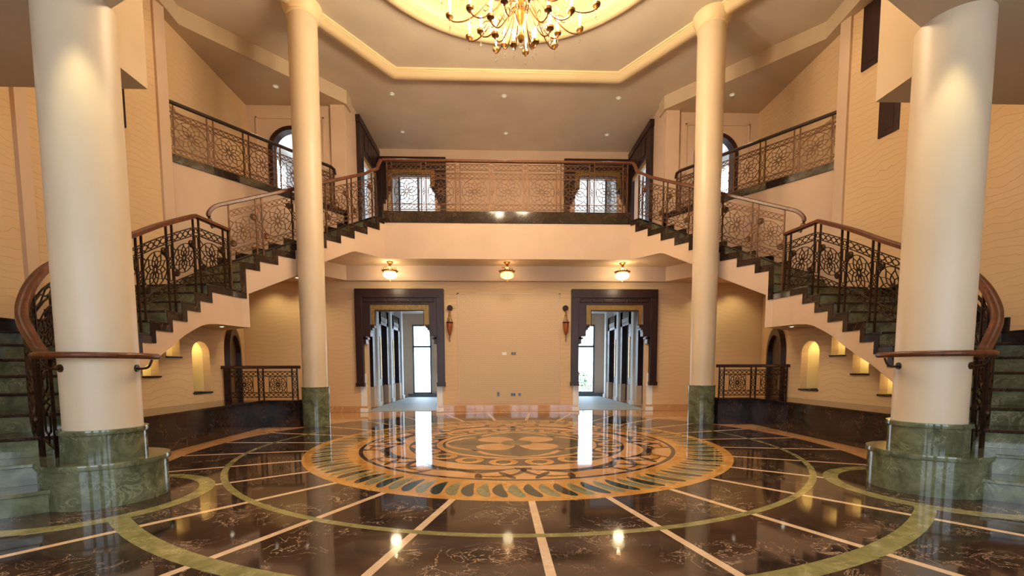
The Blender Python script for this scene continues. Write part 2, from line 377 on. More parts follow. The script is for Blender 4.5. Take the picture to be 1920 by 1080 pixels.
# outer walls round the stairs and galleries
for s in (-1, 1):
    mb = MB(); N = 30; t0, t1 = -.82, .30
    for i in range(N):
        a, b = t0+(t1-t0)*i/N, t0+(t1-t0)*(i+1)/N
        mb.prism(mir([pl(RO, a), pl(RO, b), pl(RO+.25, b), pl(RO+.25, a)], s), 0, ZC)
    mb.prism(mir([(-5.87,1.80),(-5.87,4.63),(-6.2,4.63),(-6.2,1.80)], s), 3.4, ZC)
    wl = struct('wall_'+SIDE[s], mb, 'cream', 'tall cream papered wall curving beside the staircase', 'wall')
    for ta, tb in ((.27, .2995), (-.078, -.052), (-.40, -.375)):
        obj('pilaster_strip', MB().prism(mir([pl(RO-.05, ta), pl(RO-.05, tb), pl(RO+.05, tb), pl(RO+.05, ta)], s), 0, 6.95), 'plaster', wl)
    # gallery back wall with arched doorway
    g = wall_holes('x', 4.45, .16, -5.9, -3.66, 3.42, 7.0, [(-5.40, -4.36, 4.66, 6.0), (-5.40, -4.36, 6.0, 6.50)])
    na = 14; cx, rx, rz = -4.88, .52, .50
    for i in range(na):
        a, b = PI*i/na, PI*(i+1)/na
        g.add([(cx+rx*math.cos(t), y, 6.0+rz*math.sin(t)) for y in (4.45, 4.61) for t in (a, b)]+[(cx+rx*math.cos(t), y, 6.5) for y in (4.45, 4.61) for t in (a, b)], [(0,1,5,4),(2,3,7,6),(0,1,3,2)])
    if s > 0: g.v = [(-x, y, z) for x, y, z in g.v]
    gw = struct('wall_gallery_'+SIDE[s], g, 'plaster', 'cream gallery wall pierced by an arched doorway', 'wall')
    pm = MB()
    for x0, x1, z0, z1 in ((-5.66,-5.62,4.66,6.70),(-4.18,-4.14,4.66,6.70),(-5.66,-4.14,6.66,6.70)): pm.box(x0, x1, 4.425, 4.45, z0, z1)
    pm.box(-3.98, -3.66, 4.38, 4.45, 4.66, 6.95)
    if s > 0: pm.v = [(-x, y, z) for x, y, z in pm.v]
    obj('panel_moulding', pm, 'plaster', gw, bevel=.004)

# main ceiling with octagonal moulding and round dome recess
oct8 = [(-2.31,3.56),(-3.95,1.25),(-3.95,-1.25),(-2.31,-3.56),(2.31,-3.56),(3.95,-1.25),(3.95,1.25),(2.31,3.56)]
ce = MB()
outer = [(-3.9,7.3),(-3.9,4.6),(-5.6,2.3),(-6.3,2.1),(-6.3,-6.5),(6.3,-6.5),(6.3,2.1),(5.6,2.3),(3.9,4.6),(3.9,7.3)]
RD = 2.62; ND = 96
def ray_hit(a, poly):
    d = Vector((math.cos(a), math.sin(a))); best = 1e9
    for i in range(len(poly)):
        p, q = Vector(poly[i]), Vector(poly[(i+1) % len(poly)]); e = q-p; den = d.x*e.y-d.y*e.x
        if abs(den) < 1e-9: continue
        t = (p.x*e.y-p.y*e.x)/den; u = (p.x*d.y-p.y*d.x)/den
        if t > 0 and -1e-6 <= u <= 1+1e-6: best = min(best, t)
    return (d.x*best, d.y*best)
angs = sorted([2*PI*i/ND for i in range(ND)]+[math.atan2(y, x) % (2*PI) for x, y in outer])
for i in range(len(angs)):
    a, b = angs[i], angs[(i+1) % len(angs)]
    if abs(a-b) < 1e-6: continue
    p, q = ray_hit(a+1e-7, outer), ray_hit(b-1e-7, outer)
    ce.prism([pol(RD, a), pol(RD, b), q, p], ZC, ZC+.06)
ceo = struct('ceiling', ce, 'ceil', 'high flat ceiling with gilded octagonal and round mouldings', 'ceiling')
prof = [(0.0,ZC+.01),(0.0,ZC-.035),(-.02,ZC-.035),(-.02,ZC-.055),(-.04,ZC-.06),(-.07,ZC-.10),(-.12,ZC-.13),(-.17,ZC-.135),(-.22,ZC-.12),(-.25,ZC-.085),(-.27,ZC-.085),(-.27,ZC-.065),(-.30,ZC-.06),(-.31,ZC-.045),(-.34,ZC-.045),(-.34,ZC-.025),(-.36,ZC-.025),(-.36,ZC+.01)]
obj('octagonal_moulding', MB().sweep(oct8[::-1], prof), 'gold', ceo, smooth=True)
obj('round_moulding', MB().lathe(0, 0, [(2.82,ZC+.01),(2.82,ZC-.02),(2.79,ZC-.02),(2.79,ZC-.045),(2.76,ZC-.05),(2.73,ZC-.10),(2.66,ZC-.14),(2.58,ZC-.135),(2.53,ZC-.10),(2.50,ZC-.10),(2.50,ZC-.08),(2.46,ZC-.07),(2.44,ZC-.03),(2.44,ZC+.05),(2.62,ZC+.05)], 96), 'gold', ceo, smooth=True)
dome = [(2.62,ZC),(2.62,ZC+.28),(2.30,ZC+.34),(2.26,ZC+.42),(2.20,ZC+.44)]
dome += [(2.20*math.cos(t), ZC+.44+.75*math.sin(t)) for t in [PI/2*i/10 for i in range(1, 11)]]
obj('dome', MB().lathe(0, 0, dome, 96), 'gold', ceo, smooth=True)
obj('dome_fillet', MB().lathe(0, 0, [(2.30,ZC+.33),(2.22,ZC+.30),(2.16,ZC+.34),(2.20,ZC+.45)], 96), 'plate', ceo, smooth=True)
obj('cove_light_strip', MB().lathe(0, 0, [(2.50,ZC+.055),(2.55,ZC+.055),(2.55,ZC+.075),(2.50,ZC+.075),(2.50,ZC+.055)], 64), 'cove', ceo)
# beams, gallery ceilings
for s in (-1, 1):
    bm_ = MB().prism(mir([(-3.60,4.36),(-5.70,2.12),(-5.62,1.2),(-6.3,1.2),(-6.3,4.7),(-3.60,4.7)], s), 6.95, ZC+.01)
    for i in range(12):
        a, b = .205-.1*i, .205-.1*(i+1)
        bm_.prism(mir([pl(5.72, a), pl(6.1, a), pl(6.1, b), pl(5.72, b)], s), 6.95, ZC+.01)
    struct('trim_beam_'+SIDE[s], bm_, 'soffit', 'dropped beam and lower ceiling over the upper gallery', 'beam')
# upper storey block resting on the big columns, with the low entrance ceiling
for s in (-1, 1):
    blk = MB().prism(mir([(-3.70,-1.41),(-3.70,-1.9),(-3.50,-2.26),(-2.05,-2.98),(-2.05,-8.9),(-7,-8.9),(-7,-1.41)], s), 3.80, ZC)
    struct('ceiling_entrance_'+SIDE[s], blk, 'soffit', 'low entrance soffit resting on the large column', 'soffit')
struct('ceiling_entrance', MB().box(-2.05, 2.05, -8.9, -3.3, 3.80, ZC), 'soffit', 'low ceiling over the entrance side of the foyer', 'ceiling')
# entrance wall with tall paned windows behind the camera
eh = [(x-.75, x+.75, .45, 3.4) for x in (-3.3, -1.2, 1.2, 3.3)]
struct('wall_entrance', wall_holes('x', -8.7, .2, -6.5, 6.5, 0, 3.8, eh), 'cream', 'entrance wall with tall paned windows', 'wall')
for i, h in enumerate(eh):
    mb = MB()
    for k in range(4): x = h[0]+(h[1]-h[0])*k/3; mb.box(x-.03, x+.03, -8.62, -8.56, h[2], h[3])
    for k in range(5): z = h[2]+(h[3]-h[2])*k/4; mb.box(h[0], h[1], -8.62, -8.56, z-.03, z+.03)
    struct('window_%d' % (i+1), mb, 'white', 'white paned entrance window frame', 'window')
for s in (-1, 1):
    x = s*4.09
    struct('wall_entrance_'+SIDE[s], MB().box(min(x, x+s*.2), max(x, x+s*.2), -8.7, -4.35, 0, 3.8), 'cream', 'cream side wall of the entrance', 'wall')

# ================================================================== columns
for s in (-1, 1):
    cx, cy = s*CB[0], CB[1]
    c = thing('column', (cx, cy, 0), 'thick cream column on a two-tier green marble plinth beside the stair foot', 'column', 'large columns at the stair feet')
    obj('plinth', MB().lathe(cx, cy, [(0,0),(.395,0),(.395,.29),(.41,.295),(.415,.315),(.41,.336),(0,.336)], 64), 'green', c, smooth=True)
    obj('base', MB().lathe(cx, cy, [(0,.335),(.265,.335),(.265,.535),(.278,.54),(.282,.558),(.278,.578),(0,.578)], 64), 'green', c, smooth=True)
    obj('shaft', MB().lathe(cx, cy, [(0,.577),(.245,.577),(.244,2.2),(.242,3.8)], 64), 'column', c, smooth=True)
    px, py = s*PC[0], PC[1]
    c = thing('column', (px, py, 0), 'slender cream column on a green marble base rising past the staircase', 'column', 'slender columns by the stairs')
    obj('base', MB().lathe(px, py, [(0,0),(.236,0),(.236,.69),(.243,.695),(.243,.713),(0,.713)], 48), 'green', c, smooth=True)
    obj('shaft', MB().lathe(px, py, [(0,.712),(.210,.712),(.226,4),(.240,7.08)], 48), 'column', c, smooth=True)
    obj('capital', MB().lathe(px, py, [(.24,7.02),(.258,7.03),(.262,7.05),(.25,7.07),(.27,7.10),(.305,7.16),(.32,7.20),(.32,7.25),(0,7.25)], 48), 'gold', c, smooth=True)

def zbl(y): # underside of the lower flight by y on the inner curve
    T = [(-3.2,-.4),(-.57,1.06),(-.26,1.21),(-.05,1.33),(.2,1.50),(.41,1.61),(.56,1.68),(.71,1.72),(.9,1.73),(3,1.73)]
    for (a, za), (b, zb) in zip(T, T[1:]):
        if a <= y <= b: return za+(zb-za)*(y-a)/(b-a)
    return T[0][1]
def zbu(s_): # underside of the upper flight by distance down from the balcony
    T = [(-1,3.40),(.77,3.40),(1.43,3.05),(1.98,2.71),(2.80,2.28),(3.2,2.2)]
    for (a, za), (b, zb) in zip(T, T[1:]):
        if a <= s_ <= b: return za+(zb-za)*(s_-a)/(b-a)
# ================================================================== platforms, niche walls and side passages
for s in (-1, 1):
    SD = SIDE[s]
    pf = thing('marble_platform', (s*4.8, 0, 0), 'low dark brown marble platform edging the foyer under the stairs', 'platform', 'marble platforms under the stairs')
    obj('front_face', MB().prism(mir([(-4.40,-1.64),(-4.45,1.88),(-5.18,1.88),(-5.18,-1.92)], s), 0, .46), 'black', pf)
    obj('top_slab', MB().prism(mir([(-4.37,-1.64),(-4.42,1.85),(-4.42,2.08),(-5.22,2.08),(-5.22,-1.94)], s), .46, .487), 'black', pf, bevel=.004)
    obj('end_face', MB().prism(mir([(-3.80,1.86),(-5.2,1.86),(-5.2,2.06),(-3.80,2.06)], s), 0, .455), 'black', pf)
    obj('end_slab', MB().prism(mir([(-3.80,1.83),(-4.42,1.83),(-4.42,2.08),(-3.80,2.08)], s), .455, .487), 'black', pf, bevel=.004)
    # niche wall
    nh = [(1.21,1.65,.66,1.50),(.66,.95,1.235,1.53),(.20,.50,.945,1.24),(-.30,.0,.655,.95)]
    c = -5.18-.12 if s < 0 else 5.18
    ztop = lambda y: zbl(RI*math.sin(math.atan2(y, 5.18)))+.012
    nm = MB(); us = sorted({-1.90, 2.05, *[round(-1.8+.1*i, 3) for i in range(38)], *[h[0] for h in nh], *[h[1] for h in nh]})
    zs = sorted({.487, 1.8, *[h[2] for h in nh], *[h[3] for h in nh]})
    for u0, u1 in zip(us, us[1:]):
        for z0, z1 in zip(zs, zs[1:]):
            if any(h[0] < (u0+u1)/2 < h[1] and h[2] < (z0+z1)/2 < h[3] for h in nh): continue
            ta, tb = min(z1, ztop(u0)), min(z1, ztop(u1))
            if max(ta, tb) <= z0+.002: continue
            ta, tb = max(ta, z0), max(tb, z0)
            nm.hexa([(c,u0,z0),(c+.12,u0,z0),(c+.12,u1,z0),(c,u1,z0),(c,u0,ta),(c+.12,u0,ta),(c+.12,u1,tb),(c,u1,tb)])
    X0 = s*5.18; X1 = s*5.30
    yc, ry, rz, zt = 1.43, .22, .20, 1.30
    for i in range(12):
        a, b = PI*i/12, PI*(i+1)/12
        nm.add([(x, yc+ry*math.cos(t), zt+rz*math.sin(t)) for x in (X0, X1) for t in (a, b)]+[(x, yc+ry*math.cos(t), 1.50) for x in (X0, X1) for t in (a, b)], [(0,1,5,4),(2,3,7,6),(0,1,3,2)])
    nw = struct('wall_niche_'+SD, nm, 'cream', 'cream wall under the stairs with lit niches', 'wall')
    for j, h in enumerate(nh):
        Xb = s*5.52; q = MB()
        y0, y1, z0, z1 = h
        q.quad((Xb,y0,z0),(Xb,y1,z0),(Xb,y1,z1),(Xb,y0,z1)); q.quad((X1,y0,z0),(Xb,y0,z0),(Xb,y0,z1),(X1,y0,z1)); q.quad((X1,y1,z0),(Xb,y1,z0),(Xb,y1,z1),(X1,y1,z1)); q.quad((X1,y0,z1),(Xb,y0,z1),(Xb,y1,z1),(X1,y1,z1)); q.quad((X1,y0,z0),(Xb,y0,z0),(Xb,y1,z0),(X1,y1,z0))
        nb = obj('niche', q, 'nichelit', nw)
        obj('niche_sill', MB().box(min(X0-s*.02, Xb), max(X0-s*.02, Xb), y0-.02, y1+.02, z0-.022, z0), 'black', nw)
        point('niche_lamp', (s*5.42, (y0+y1)/2, z1-.06), 2.6 if j == 0 else 1.3, (1.0, .80, .42), .03)
    # soffit lamp under the landing
    sl = thing('downlight', (s*4.71, 1.25, 1.725), 'tiny lit downlight in the soffit under the stair landing', 'downlight', 'downlights under the stair landings')
    obj('trim_ring', MB().lathe(s*4.71, 1.25, [(.028,1.729),(.045,1.729),(.045,1.722),(.028,1.722)], 20), 'white', sl)
    obj('lens', MB().lathe(s*4.71, 1.25, [(0,1.724),(.028,1.724),(.028,1.729)], 16), 'spotface', sl)
    spot('landing_downlight', (s*4.71, 1.25, 1.70), (s*4.75, 1.2, 0), 8, 120)
    # passage beyond the small railing: outer wall with arched dark doorway frame
    W0, W1 = Vector((-5.2, 2.06)), Vector((-6.18, 4.52)); wd_ = (W1-W0).normalized(); wn = Vector((wd_.y, -wd_.x))
    Wm = W0.lerp(W1, .235); PW = MB()
    for (pa, za), (pb, zb_) in (((W0, 2.29), (Wm, 2.44)), ((Wm, 3.09), (W1, 3.09))):
        c4 = [(pa.x, pa.y, za), (pb.x, pb.y, zb_), (pb.x-.2, pb.y, zb_), (pa.x-.2, pa.y, za)]
        PW.hexa(mir([(x, y, 0) for x, y, z in c4]+c4, s))
    struct('wall_passage_'+SD, PW, 'cream', 'cream slanting wall of the side passage beyond the small railing', 'wall')
    def wp(u, o, z): q = W0+wd_*u+wn*o; return (-s*q.x, q.y, z)
    fr = thing('arched_door_frame', wp(.8, 0, 0), 'dark wooden arched door frame in the side passage', 'door frame', 'arched frames in the side passages')
    ar = [(.24, 0), (.24, 1.30)]+[(.80-.56*math.cos(t), 1.30+.40*math.sin(t)) for t in [PI*i/16 for i in range(1, 16)]]+[(1.36, 1.30), (1.36, 0)]
    ar2 = [(.10, 0), (.10, 1.31)]+[(.80-.70*math.cos(t), 1.31+.53*math.sin(t)) for t in [PI*i/16 for i in range(1, 16)]]+[(1.50, 1.31), (1.50, 0)]
    q = MB(); n = len(ar)
    for i in range(n-1):
        q.hexa([wp(ar[i][0],.09,ar[i][1]),wp(ar[i][0],-.05,ar[i][1]),wp(ar2[i][0],-.05,ar2[i][1]),wp(ar2[i][0],.09,ar2[i][1]),wp(ar[i+1][0],.09,ar[i+1][1]),wp(ar[i+1][0],-.05,ar[i+1][1]),wp(ar2[i+1][0],-.05,ar2[i+1][1]),wp(ar2[i+1][0],.09,ar2[i+1][1])])
    obj('arch', q, 'dwood', fr)
    dl = MB(); n = len(ar); dl.add([wp(u, .02, z) for u, z in ar]+[wp(u, -.02, z) for u, z in ar], [tuple(range(n)), tuple(range(n, 2*n))[::-1]]+[(i, (i+1) % n, n+(i+1) % n, n+i) for i in range(n)])
    obj('door_leaf', dl, 'dwood', fr)
    for (lx, ly, pw_) in ((4.7, 4.05, 30), (5.4, 4.05, 30)):
        d = thing('downlight', (s*lx, ly, 3.068), 'round recessed downlight in the side passage ceiling', 'downlight', 'passage downlights')
        obj('trim_ring', MB().lathe(s*lx, ly, [(.03,3.069),(.05,3.069),(.05,3.06),(.03,3.06)], 20), 'white', d); obj('lens', MB().lathe(s*lx, ly, [(0,3.062),(.03,3.062),(.03,3.069)], 16), 'spotface', d)
        spot('passage_downlight', (s*lx, ly, 3.04), (s*lx, ly+.5, 0), pw_, 110, .8, (1, .82, .42))

# ================================================================== staircases
EU = [.21+.31*j for j in range(9)]
BW = .085
for s in (-1, 1):
    SD = SIDE[s]
    st = thing('staircase', (s*5.2, -1, 0), 'sweeping green marble staircase climbing beside the thick column to the balcony', 'staircase', 'twin sweeping staircases')
    D1, D2, D3 = Vector((-.975,.222)), Vector((-.925,.38)), Vector((-.865,.502))
    def tread(poly, z, mat): obj('tread', MB().prism(mir(poly, s), z-.03, z), mat, st, bevel=.006)
    def riser(p, q, z0, z1):
        d = Vector((q[0]-p[0], q[1]-p[1])).normalized(); n = Vector((d.y, -d.x))*.02
        obj('riser', MB().prism(mir([p, q, (q[0]+n.x, q[1]+n.y), (p[0]+n.x, p[1]+n.y)], s), z0, z1), 'green', st)
    def skirt(p, q, zt, zlow, n, r1=True):  # L-shaped dark band on the inner face: under the tread p->q and down the riser at p (lower end)
        d = Vector((q[0]-p[0], q[1]-p[1])); L = d.length; d.normalize(); n = Vector(n)
        pp_ = Vector(p); a = pp_+n*.012; b = Vector(q)+d*.001+n*.012; a0 = pp_-n*.02; b0 = Vector(q)-n*.02
        mb = MB().prism(mir([tuple(a), tuple(b), tuple(b0), tuple(a0)], s), zt-BW-.03, zt-.03)
        if r1:
            c = pp_+d*BW+n*.012; c0 = pp_+d*BW-n*.02
            mb.prism(mir([tuple(a), tuple(c), tuple(c0), tuple(a0)], s), zlow-BW-.03, zt-BW-.03+.0005)
        obj('skirting', mb, 'black', st)
    # lower flight
    for k in range(1, 14):
        z = k*RL; ri = 4.38 if k <= 2 else RI
        a, b = TH[k], TH[k+1]; m = (a+b)/2
        tread([pl(ri-.005, a-.004), pl(RO, a-.004), pl(RO, b), pl(ri-.005, b), pl(ri-.005, m)], z, 'green' if k <= 2 else 'black')
        riser(pl(ri, a), pl(RO, a), z-RL, z-.03)
        if k >= 3: skirt(pl(RI, a), pl(RI, b), z, z-RL, (math.cos(m), -math.sin(m)))
        obj('wall_skirting', MB().prism(mir([pl(RO, a-.01), pl(RO, b), pl(RO-.03, b), pl(RO-.03, a-.01)], s), z-.05, z+.15), 'black', st)
    riser(pl(RI, TH[14]), pl(RO, TH[14]), LAND-RL, LAND-.03)
    Ku = (K.x, K.y); L1, L2, L3 = [min((-K.dot(d)+math.sqrt(K.dot(d)**2-K.dot(K)+RO**2)), WU/d.dot(NO))+.005 for d in (D1, D2, D3)]
    kd = lambda d, L: (K.x+d.x*L, K.y+d.y*L)
    tread([pl(RI-.005, TH[14]-.004), pl(RO, TH[14]-.004), kd(D1, L1), Ku, pl(RI-.005, .21)], LAND, 'black')
    cut_ = [TH[14]+(.2937-TH[14])*i/4 for i in range(5)]
    for i in range(4):
        m = (cut_[i]+cut_[i+1])/2
        skirt(pl(RI+.007*i, cut_[i]), pl(RI+.007*(i+1), cut_[i+1]), LAND, LAND-RL, (math.cos(m), -math.sin(m)), i == 0)
    for i, (da, db, la_, lb_) in enumerate(((D1, D2, L1, L2), (D2, D3, L2, L3))):
        z = LAND+(i+1)*RU
        tread([Ku, kd(da, la_), kd(db, lb_)], z, 'black'); riser(Ku, kd(da, la_), z-RU, z-.03)
    z = LAND+3*RU
    tread([Ku, kd(D3, L3), ps(EU[8], WU), ps(EU[8])], z, 'black'); riser(Ku, kd(D3, L3), z-RU, z-.03)
    n_in = (-NO.x, -NO.y)
    mbk = MB().prism(mir([(K.x+.012*n_in[0], K.y+.012*n_in[1]), ps(EU[8]), ps(EU[8], .02), (K.x+.02*NO.x, K.y+.02*NO.y)], s), z-BW-.03, z-.03)
    p2 = K+DU*BW; mbk.prism(mir([(K.x+.012*n_in[0], K.y+.012*n_in[1]), (p2.x+.012*n_in[0], p2.y+.012*n_in[1]), (p2.x+.02*NO.x, p2.y+.02*NO.y), (K.x+.02*NO.x, K.y+.02*NO.y)], s), LAND-BW-.03, z-BW)
    obj('skirting', mbk, 'black', st)
    # upper flight
    for j in range(8, -1, -1):
        z = FB-j*RU; s0 = EU[j]; s1 = EU[j-1] if j > 0 else 0
        tread([ps(s0+.015, -.005), ps(s0+.015, WU), ps(s1, WU), ps(s1, -.005)], z, 'black')
        riser(ps(s0), ps(s0, WU), z-RU, z-.03)
        skirt(ps(s0), ps(s1), z, z-RU, n_in)
        obj('wall_skirting', MB().prism(mir([ps(s0+.02, WU), ps(s1, WU), ps(s1, WU-.03), ps(s0+.02, WU-.03)], s), z-.05, z+.13), 'black', st)
    # stringers (cream faces) and soffits
    mb = MB(); sof = MB()
    levels = [(TH[k], TH[k+1], k*RL) for k in range(3, 14)]+[(TH[14], .2935, LAND)]
    for a, b, zt in levels:
        nn = 4
        for i in range(nn):
            t0, t1 = a+(b-a)*i/nn, a+(b-a)*(i+1)/nn
            g0, g1 = ((RI+.028*i/nn, RI+.028*(i+1)/nn) if zt == LAND else (RI, RI))
            p, q = pl(g0, t0), pl(g1, t1); z0, z1 = max(0, zbl(p[1])), max(0, zbl(q[1]))
            P4 = mir([(*p, z0), (*q, z1), (*q, zt-.03), (*p, zt-.03)], s)
            if z0 < zt-.04: mb.quad(*P4)
            po, qo = pl(RO, t0), pl(RO, t1)
            sof.quad(*mir([(*p, z0), (*q, z1), (*qo, z1), (*po, z0)], s))
    ke = ps(2.80); keo = ps(2.80, WU)
    mb.quad(*mir([(K.x, K.y, 1.73), (*ke, 1.73), (*ke, 2.70), (K.x, K.y, 2.70)], s))
    mb.quad(*mir([(*ke, 1.73), (*keo, 1.73), (*keo, 2.5), (*ke, 2.5)], s))
    sof.quad(*mir([(K.x, K.y, 1.73), (*ke, 1.73), (*keo, 1.73), (*kd(D1, L1), 1.73)], s))
    lv = [(EU[8], 2.80, FB-9*RU)]+[(EU[j-1] if j > 0 else 0, EU[j], FB-j*RU) for j in range(9)]
    for s1, s0, zt in lv:
        nn = 3
        for i in range(nn):
            t0, t1 = s1+(s0-s1)*i/nn, s1+(s0-s1)*(i+1)/nn
            mb.quad(*mir([(*ps(t0), zbu(t0)), (*ps(t1), zbu(t1)), (*ps(t1), zt-.03), (*ps(t0), zt-.03)], s))
            sof.quad(*mir([(*ps(t0), zbu(t0)), (*ps(t1), zbu(t1)), (*ps(t1, WU), zbu(t1)), (*ps(t0, WU), zbu(t0))], s))
    obj('stringer', mb, 'plaster', st); obj('soffit', sof, 'plaster', st)
    # outer wall of the upper flight carrying the gallery, gallery floor and kerb
    ow = MB(); cuts = [-.02, .77, 1.43, 1.98, 2.80, 3.45]
    for c0, c1 in zip(cuts, cuts[1:]):
        z0, z1 = (zbu(c0), zbu(c1)) if c1 <= 2.80 else (1.73, 1.73)
        P0, P1, Q1, Q0 = ps(c0, WU), ps(c1, WU), ps(c1, WU+.2), ps(c0, WU+.2)
        ow.hexa(mir([(*P0, z0), (*P1, z1), (*Q1, z1), (*Q0, z0), (*P0, 4.55), (*P1, 4.55), (*Q1, 4.55), (*Q0, 4.55)], s))
    struct('wall_gallery_front_'+SD, ow, 'plaster', 'white wall between the upper stair flight and gallery', 'wall')
    gf = MB().prism(mir([ps(3.3, WU+.03), ps(-.02, WU+.03), (-3.70,4.6), (-6.1,4.6), (-6.1,1.9)], s), 4.54, 4.655)
    struct('floor_gallery_'+SD, gf, 'beige', 'upper gallery floor', 'floor')
    kb = MB().prism(mir([ps(3.37, WU-.02), ps(.03, WU-.02), ps(.03, WU+.14), ps(3.37, WU+.14)], s), 4.55, 4.685)
    tag(obj('gallery_kerb', kb, 'black', bevel=.004), 'polished dark marble kerb under the gallery railing', 'kerb', 'gallery kerbs')

# ================================================================== balcony
bs_ = MB().prism([(-2.66,3.66),(2.66,3.66),(2.66,3.86),(-2.66,3.86)], 3.40, 4.15)
struct('wall_balcony_fascia', bs_, 'plaster', 'cream balcony front between the two stair tops', 'balcony')
bf = MB().prism([(-2.66,3.855),(2.66,3.855),(2.66,3.66),(3.77,4.5),(3.9,4.5),(3.9,10.9),(-3.9,10.9),(-3.9,4.5),(-3.77,4.5),(-2.66,3.66)], 3.47, FB)
struct('floor_balcony', bf, 'beige', 'balcony and upper hall floor', 'floor')
tag(obj('balcony_kerb', MB().box(-2.66, 2.66, 3.648, 3.86, 4.15, 4.40), 'black', bevel=.004), 'long dark brown marble kerb along the balcony edge', 'kerb')

# ================================================================== railings
class Path:
    def __init__(s, pts):      # list of (x, y, z)
        s.p = [Vector(q) for q in pts]; s.d = [0.0]
        for a, b in zip(s.p, s.p[1:]): s.d.append(s.d[-1]+(b.xy-a.xy).length)
        s.L = s.d[-1]
    def at(s, u):
        u = max(0, min(s.L, u))
        for i in range(len(s.d)-1):
            if u <= s.d[i+1]+1e-9:
                t = (u-s.d[i])/max(1e-9, s.d[i+1]-s.d[i]); return s.p[i].lerp(s.p[i+1], t), (s.p[i+1].xy-s.p[i].xy).normalized()
        return s.p[-1], (s.p[-1].xy-s.p[-2].xy).normalized()
    def m(s, u, h, n=0.0):
        q, t = s.at(u); return (q.x-t.y*n, q.y+t.x*n, q.z+h)
class Art:
    def __init__(s, path): s.p = path; s.mb = MB()
    def seg(s, a, b, w=.010, t=.012, sub=None):
        (u0, h0), (u1, h1) = a, b; L = math.hypot(u1-u0, h1-h0)
        if L < 1e-6: return s
        nx, ny = -(h1-h0)/L*w/2, (u1-u0)/L*w/2; n = sub or max(1, int(abs(u1-u0)/.12))
        vs = []
        for i in range(n+1):
            f = i/n; u, h = u0+(u1-u0)*f, h0+(h1-h0)*f
            vs += [s.p.m(u+nx, h+ny, t/2), s.p.m(u-nx, h-ny, t/2), s.p.m(u-nx, h-ny, -t/2), s.p.m(u+nx, h+ny, -t/2)]
        fs = [(0,1,2,3), (4*n,4*n+3,4*n+2,4*n+1)]
        for i in range(n):
            for k in range(4): fs.append((4*i+k, 4*i+(k+1)%4, 4*i+4+(k+1)%4, 4*i+4+k))
        s.mb.add(vs, fs); return s
    def poly(s, pts, closed=False, **k):
        for a, b in zip(pts, pts[1:]+(pts[:1] if closed else [])): s.seg(a, b, **k)
        return s
    def circle(s, u, h, r, n=28, ry=None, **k):
        ry = ry or r; return s.poly([(u+r*math.cos(2*PI*i/n), h+ry*math.sin(2*PI*i/n)) for i in range(n)], True, **k)
def rosette(art, u, h, r, w=.010):
    art.circle(u, h, r, 32, w=w)
    P = lambda rr, a: (u+r*rr*math.cos(a), h+r*rr*math.sin(a)); st = 2*PI/10
    art.circle(u, h, r*.13, 10, w=w*.8)
    for k in range(10):
        a = k*st+PI/2
        Aa, B, Cc, D = P(.14, a+st/2), P(.42, a), P(.62, a+st/2), P(.86, a)
        art.seg(Aa, B, w=w*.8).seg(P(.14, a-st/2), B, w=w*.8).seg(B, Cc, w=w*.8).seg(B, P(.62, a-st/2), w=w*.8)
        art.seg(Cc, D, w=w*.8).seg(Cc, P(.86, a+st), w=w*.8).seg(D, P(.99, a), w=w*.8)
def lattice(art, u0, u1, h0, h1, w=.009):
    H = h1-h0; n = max(2, round((u1-u0)/(H*.95))); d = (u1-u0)/n; hm = (h0+h1)/2
    art.seg((u0, h0), (u1, h0), w=.013, t=.016).seg((u0, h1), (u1, h1), w=.013, t=.016)
    for i in range(n):
        a = u0+i*d
        art.poly([(a, hm), (a+d*.25, h0+H*.22), (a+d*.75, h0+H*.22), (a+d, hm), (a+d*.75, h1-H*.22), (a+d*.25, h1-H*.22)], True, w=w)
        art.seg((a+d*.5, h0), (a+d*.5, h0+H*.22), w=w).seg((a+d*.5, h1), (a+d*.5, h1-H*.22), w=w)
def spindle(art, u, h0, h1, wd, w=.009):
    hm = (h0+h1)/2; H = h1-h0; q = wd*.32
    art.poly([(u, hm+q*1.6), (u+q, hm+q*.6), (u, hm), (u-q, hm+q*.6)], True, w=w).poly([(u, hm-q*1.6), (u+q, hm-q*.6), (u, hm), (u-q, hm-q*.6)], True, w=w)
    for sg in (-1, 1):
        a, b = hm+sg*q*1.6, hm+sg*H*.46
        art.poly([(u, a), (u+q*.8, a+sg*q), (u+q*.8, b-sg*q*.6), (u, b), (u-q*.8, b-sg*q*.6), (u-q*.8, a+sg*q)], True, w=w)
def handrail_mb(pts, wd=.05, ht=.045):
    sq = [(-wd/2,-ht/2),(-wd*.35,-ht*.62),(wd*.35,-ht*.62),(wd/2,-ht/2),(wd*.46,ht*.25),(wd*.25,ht*.5),(-wd*.25,ht*.5),(-wd*.46,ht*.25)]
    return MB().tube(pts, 0, sq=sq)
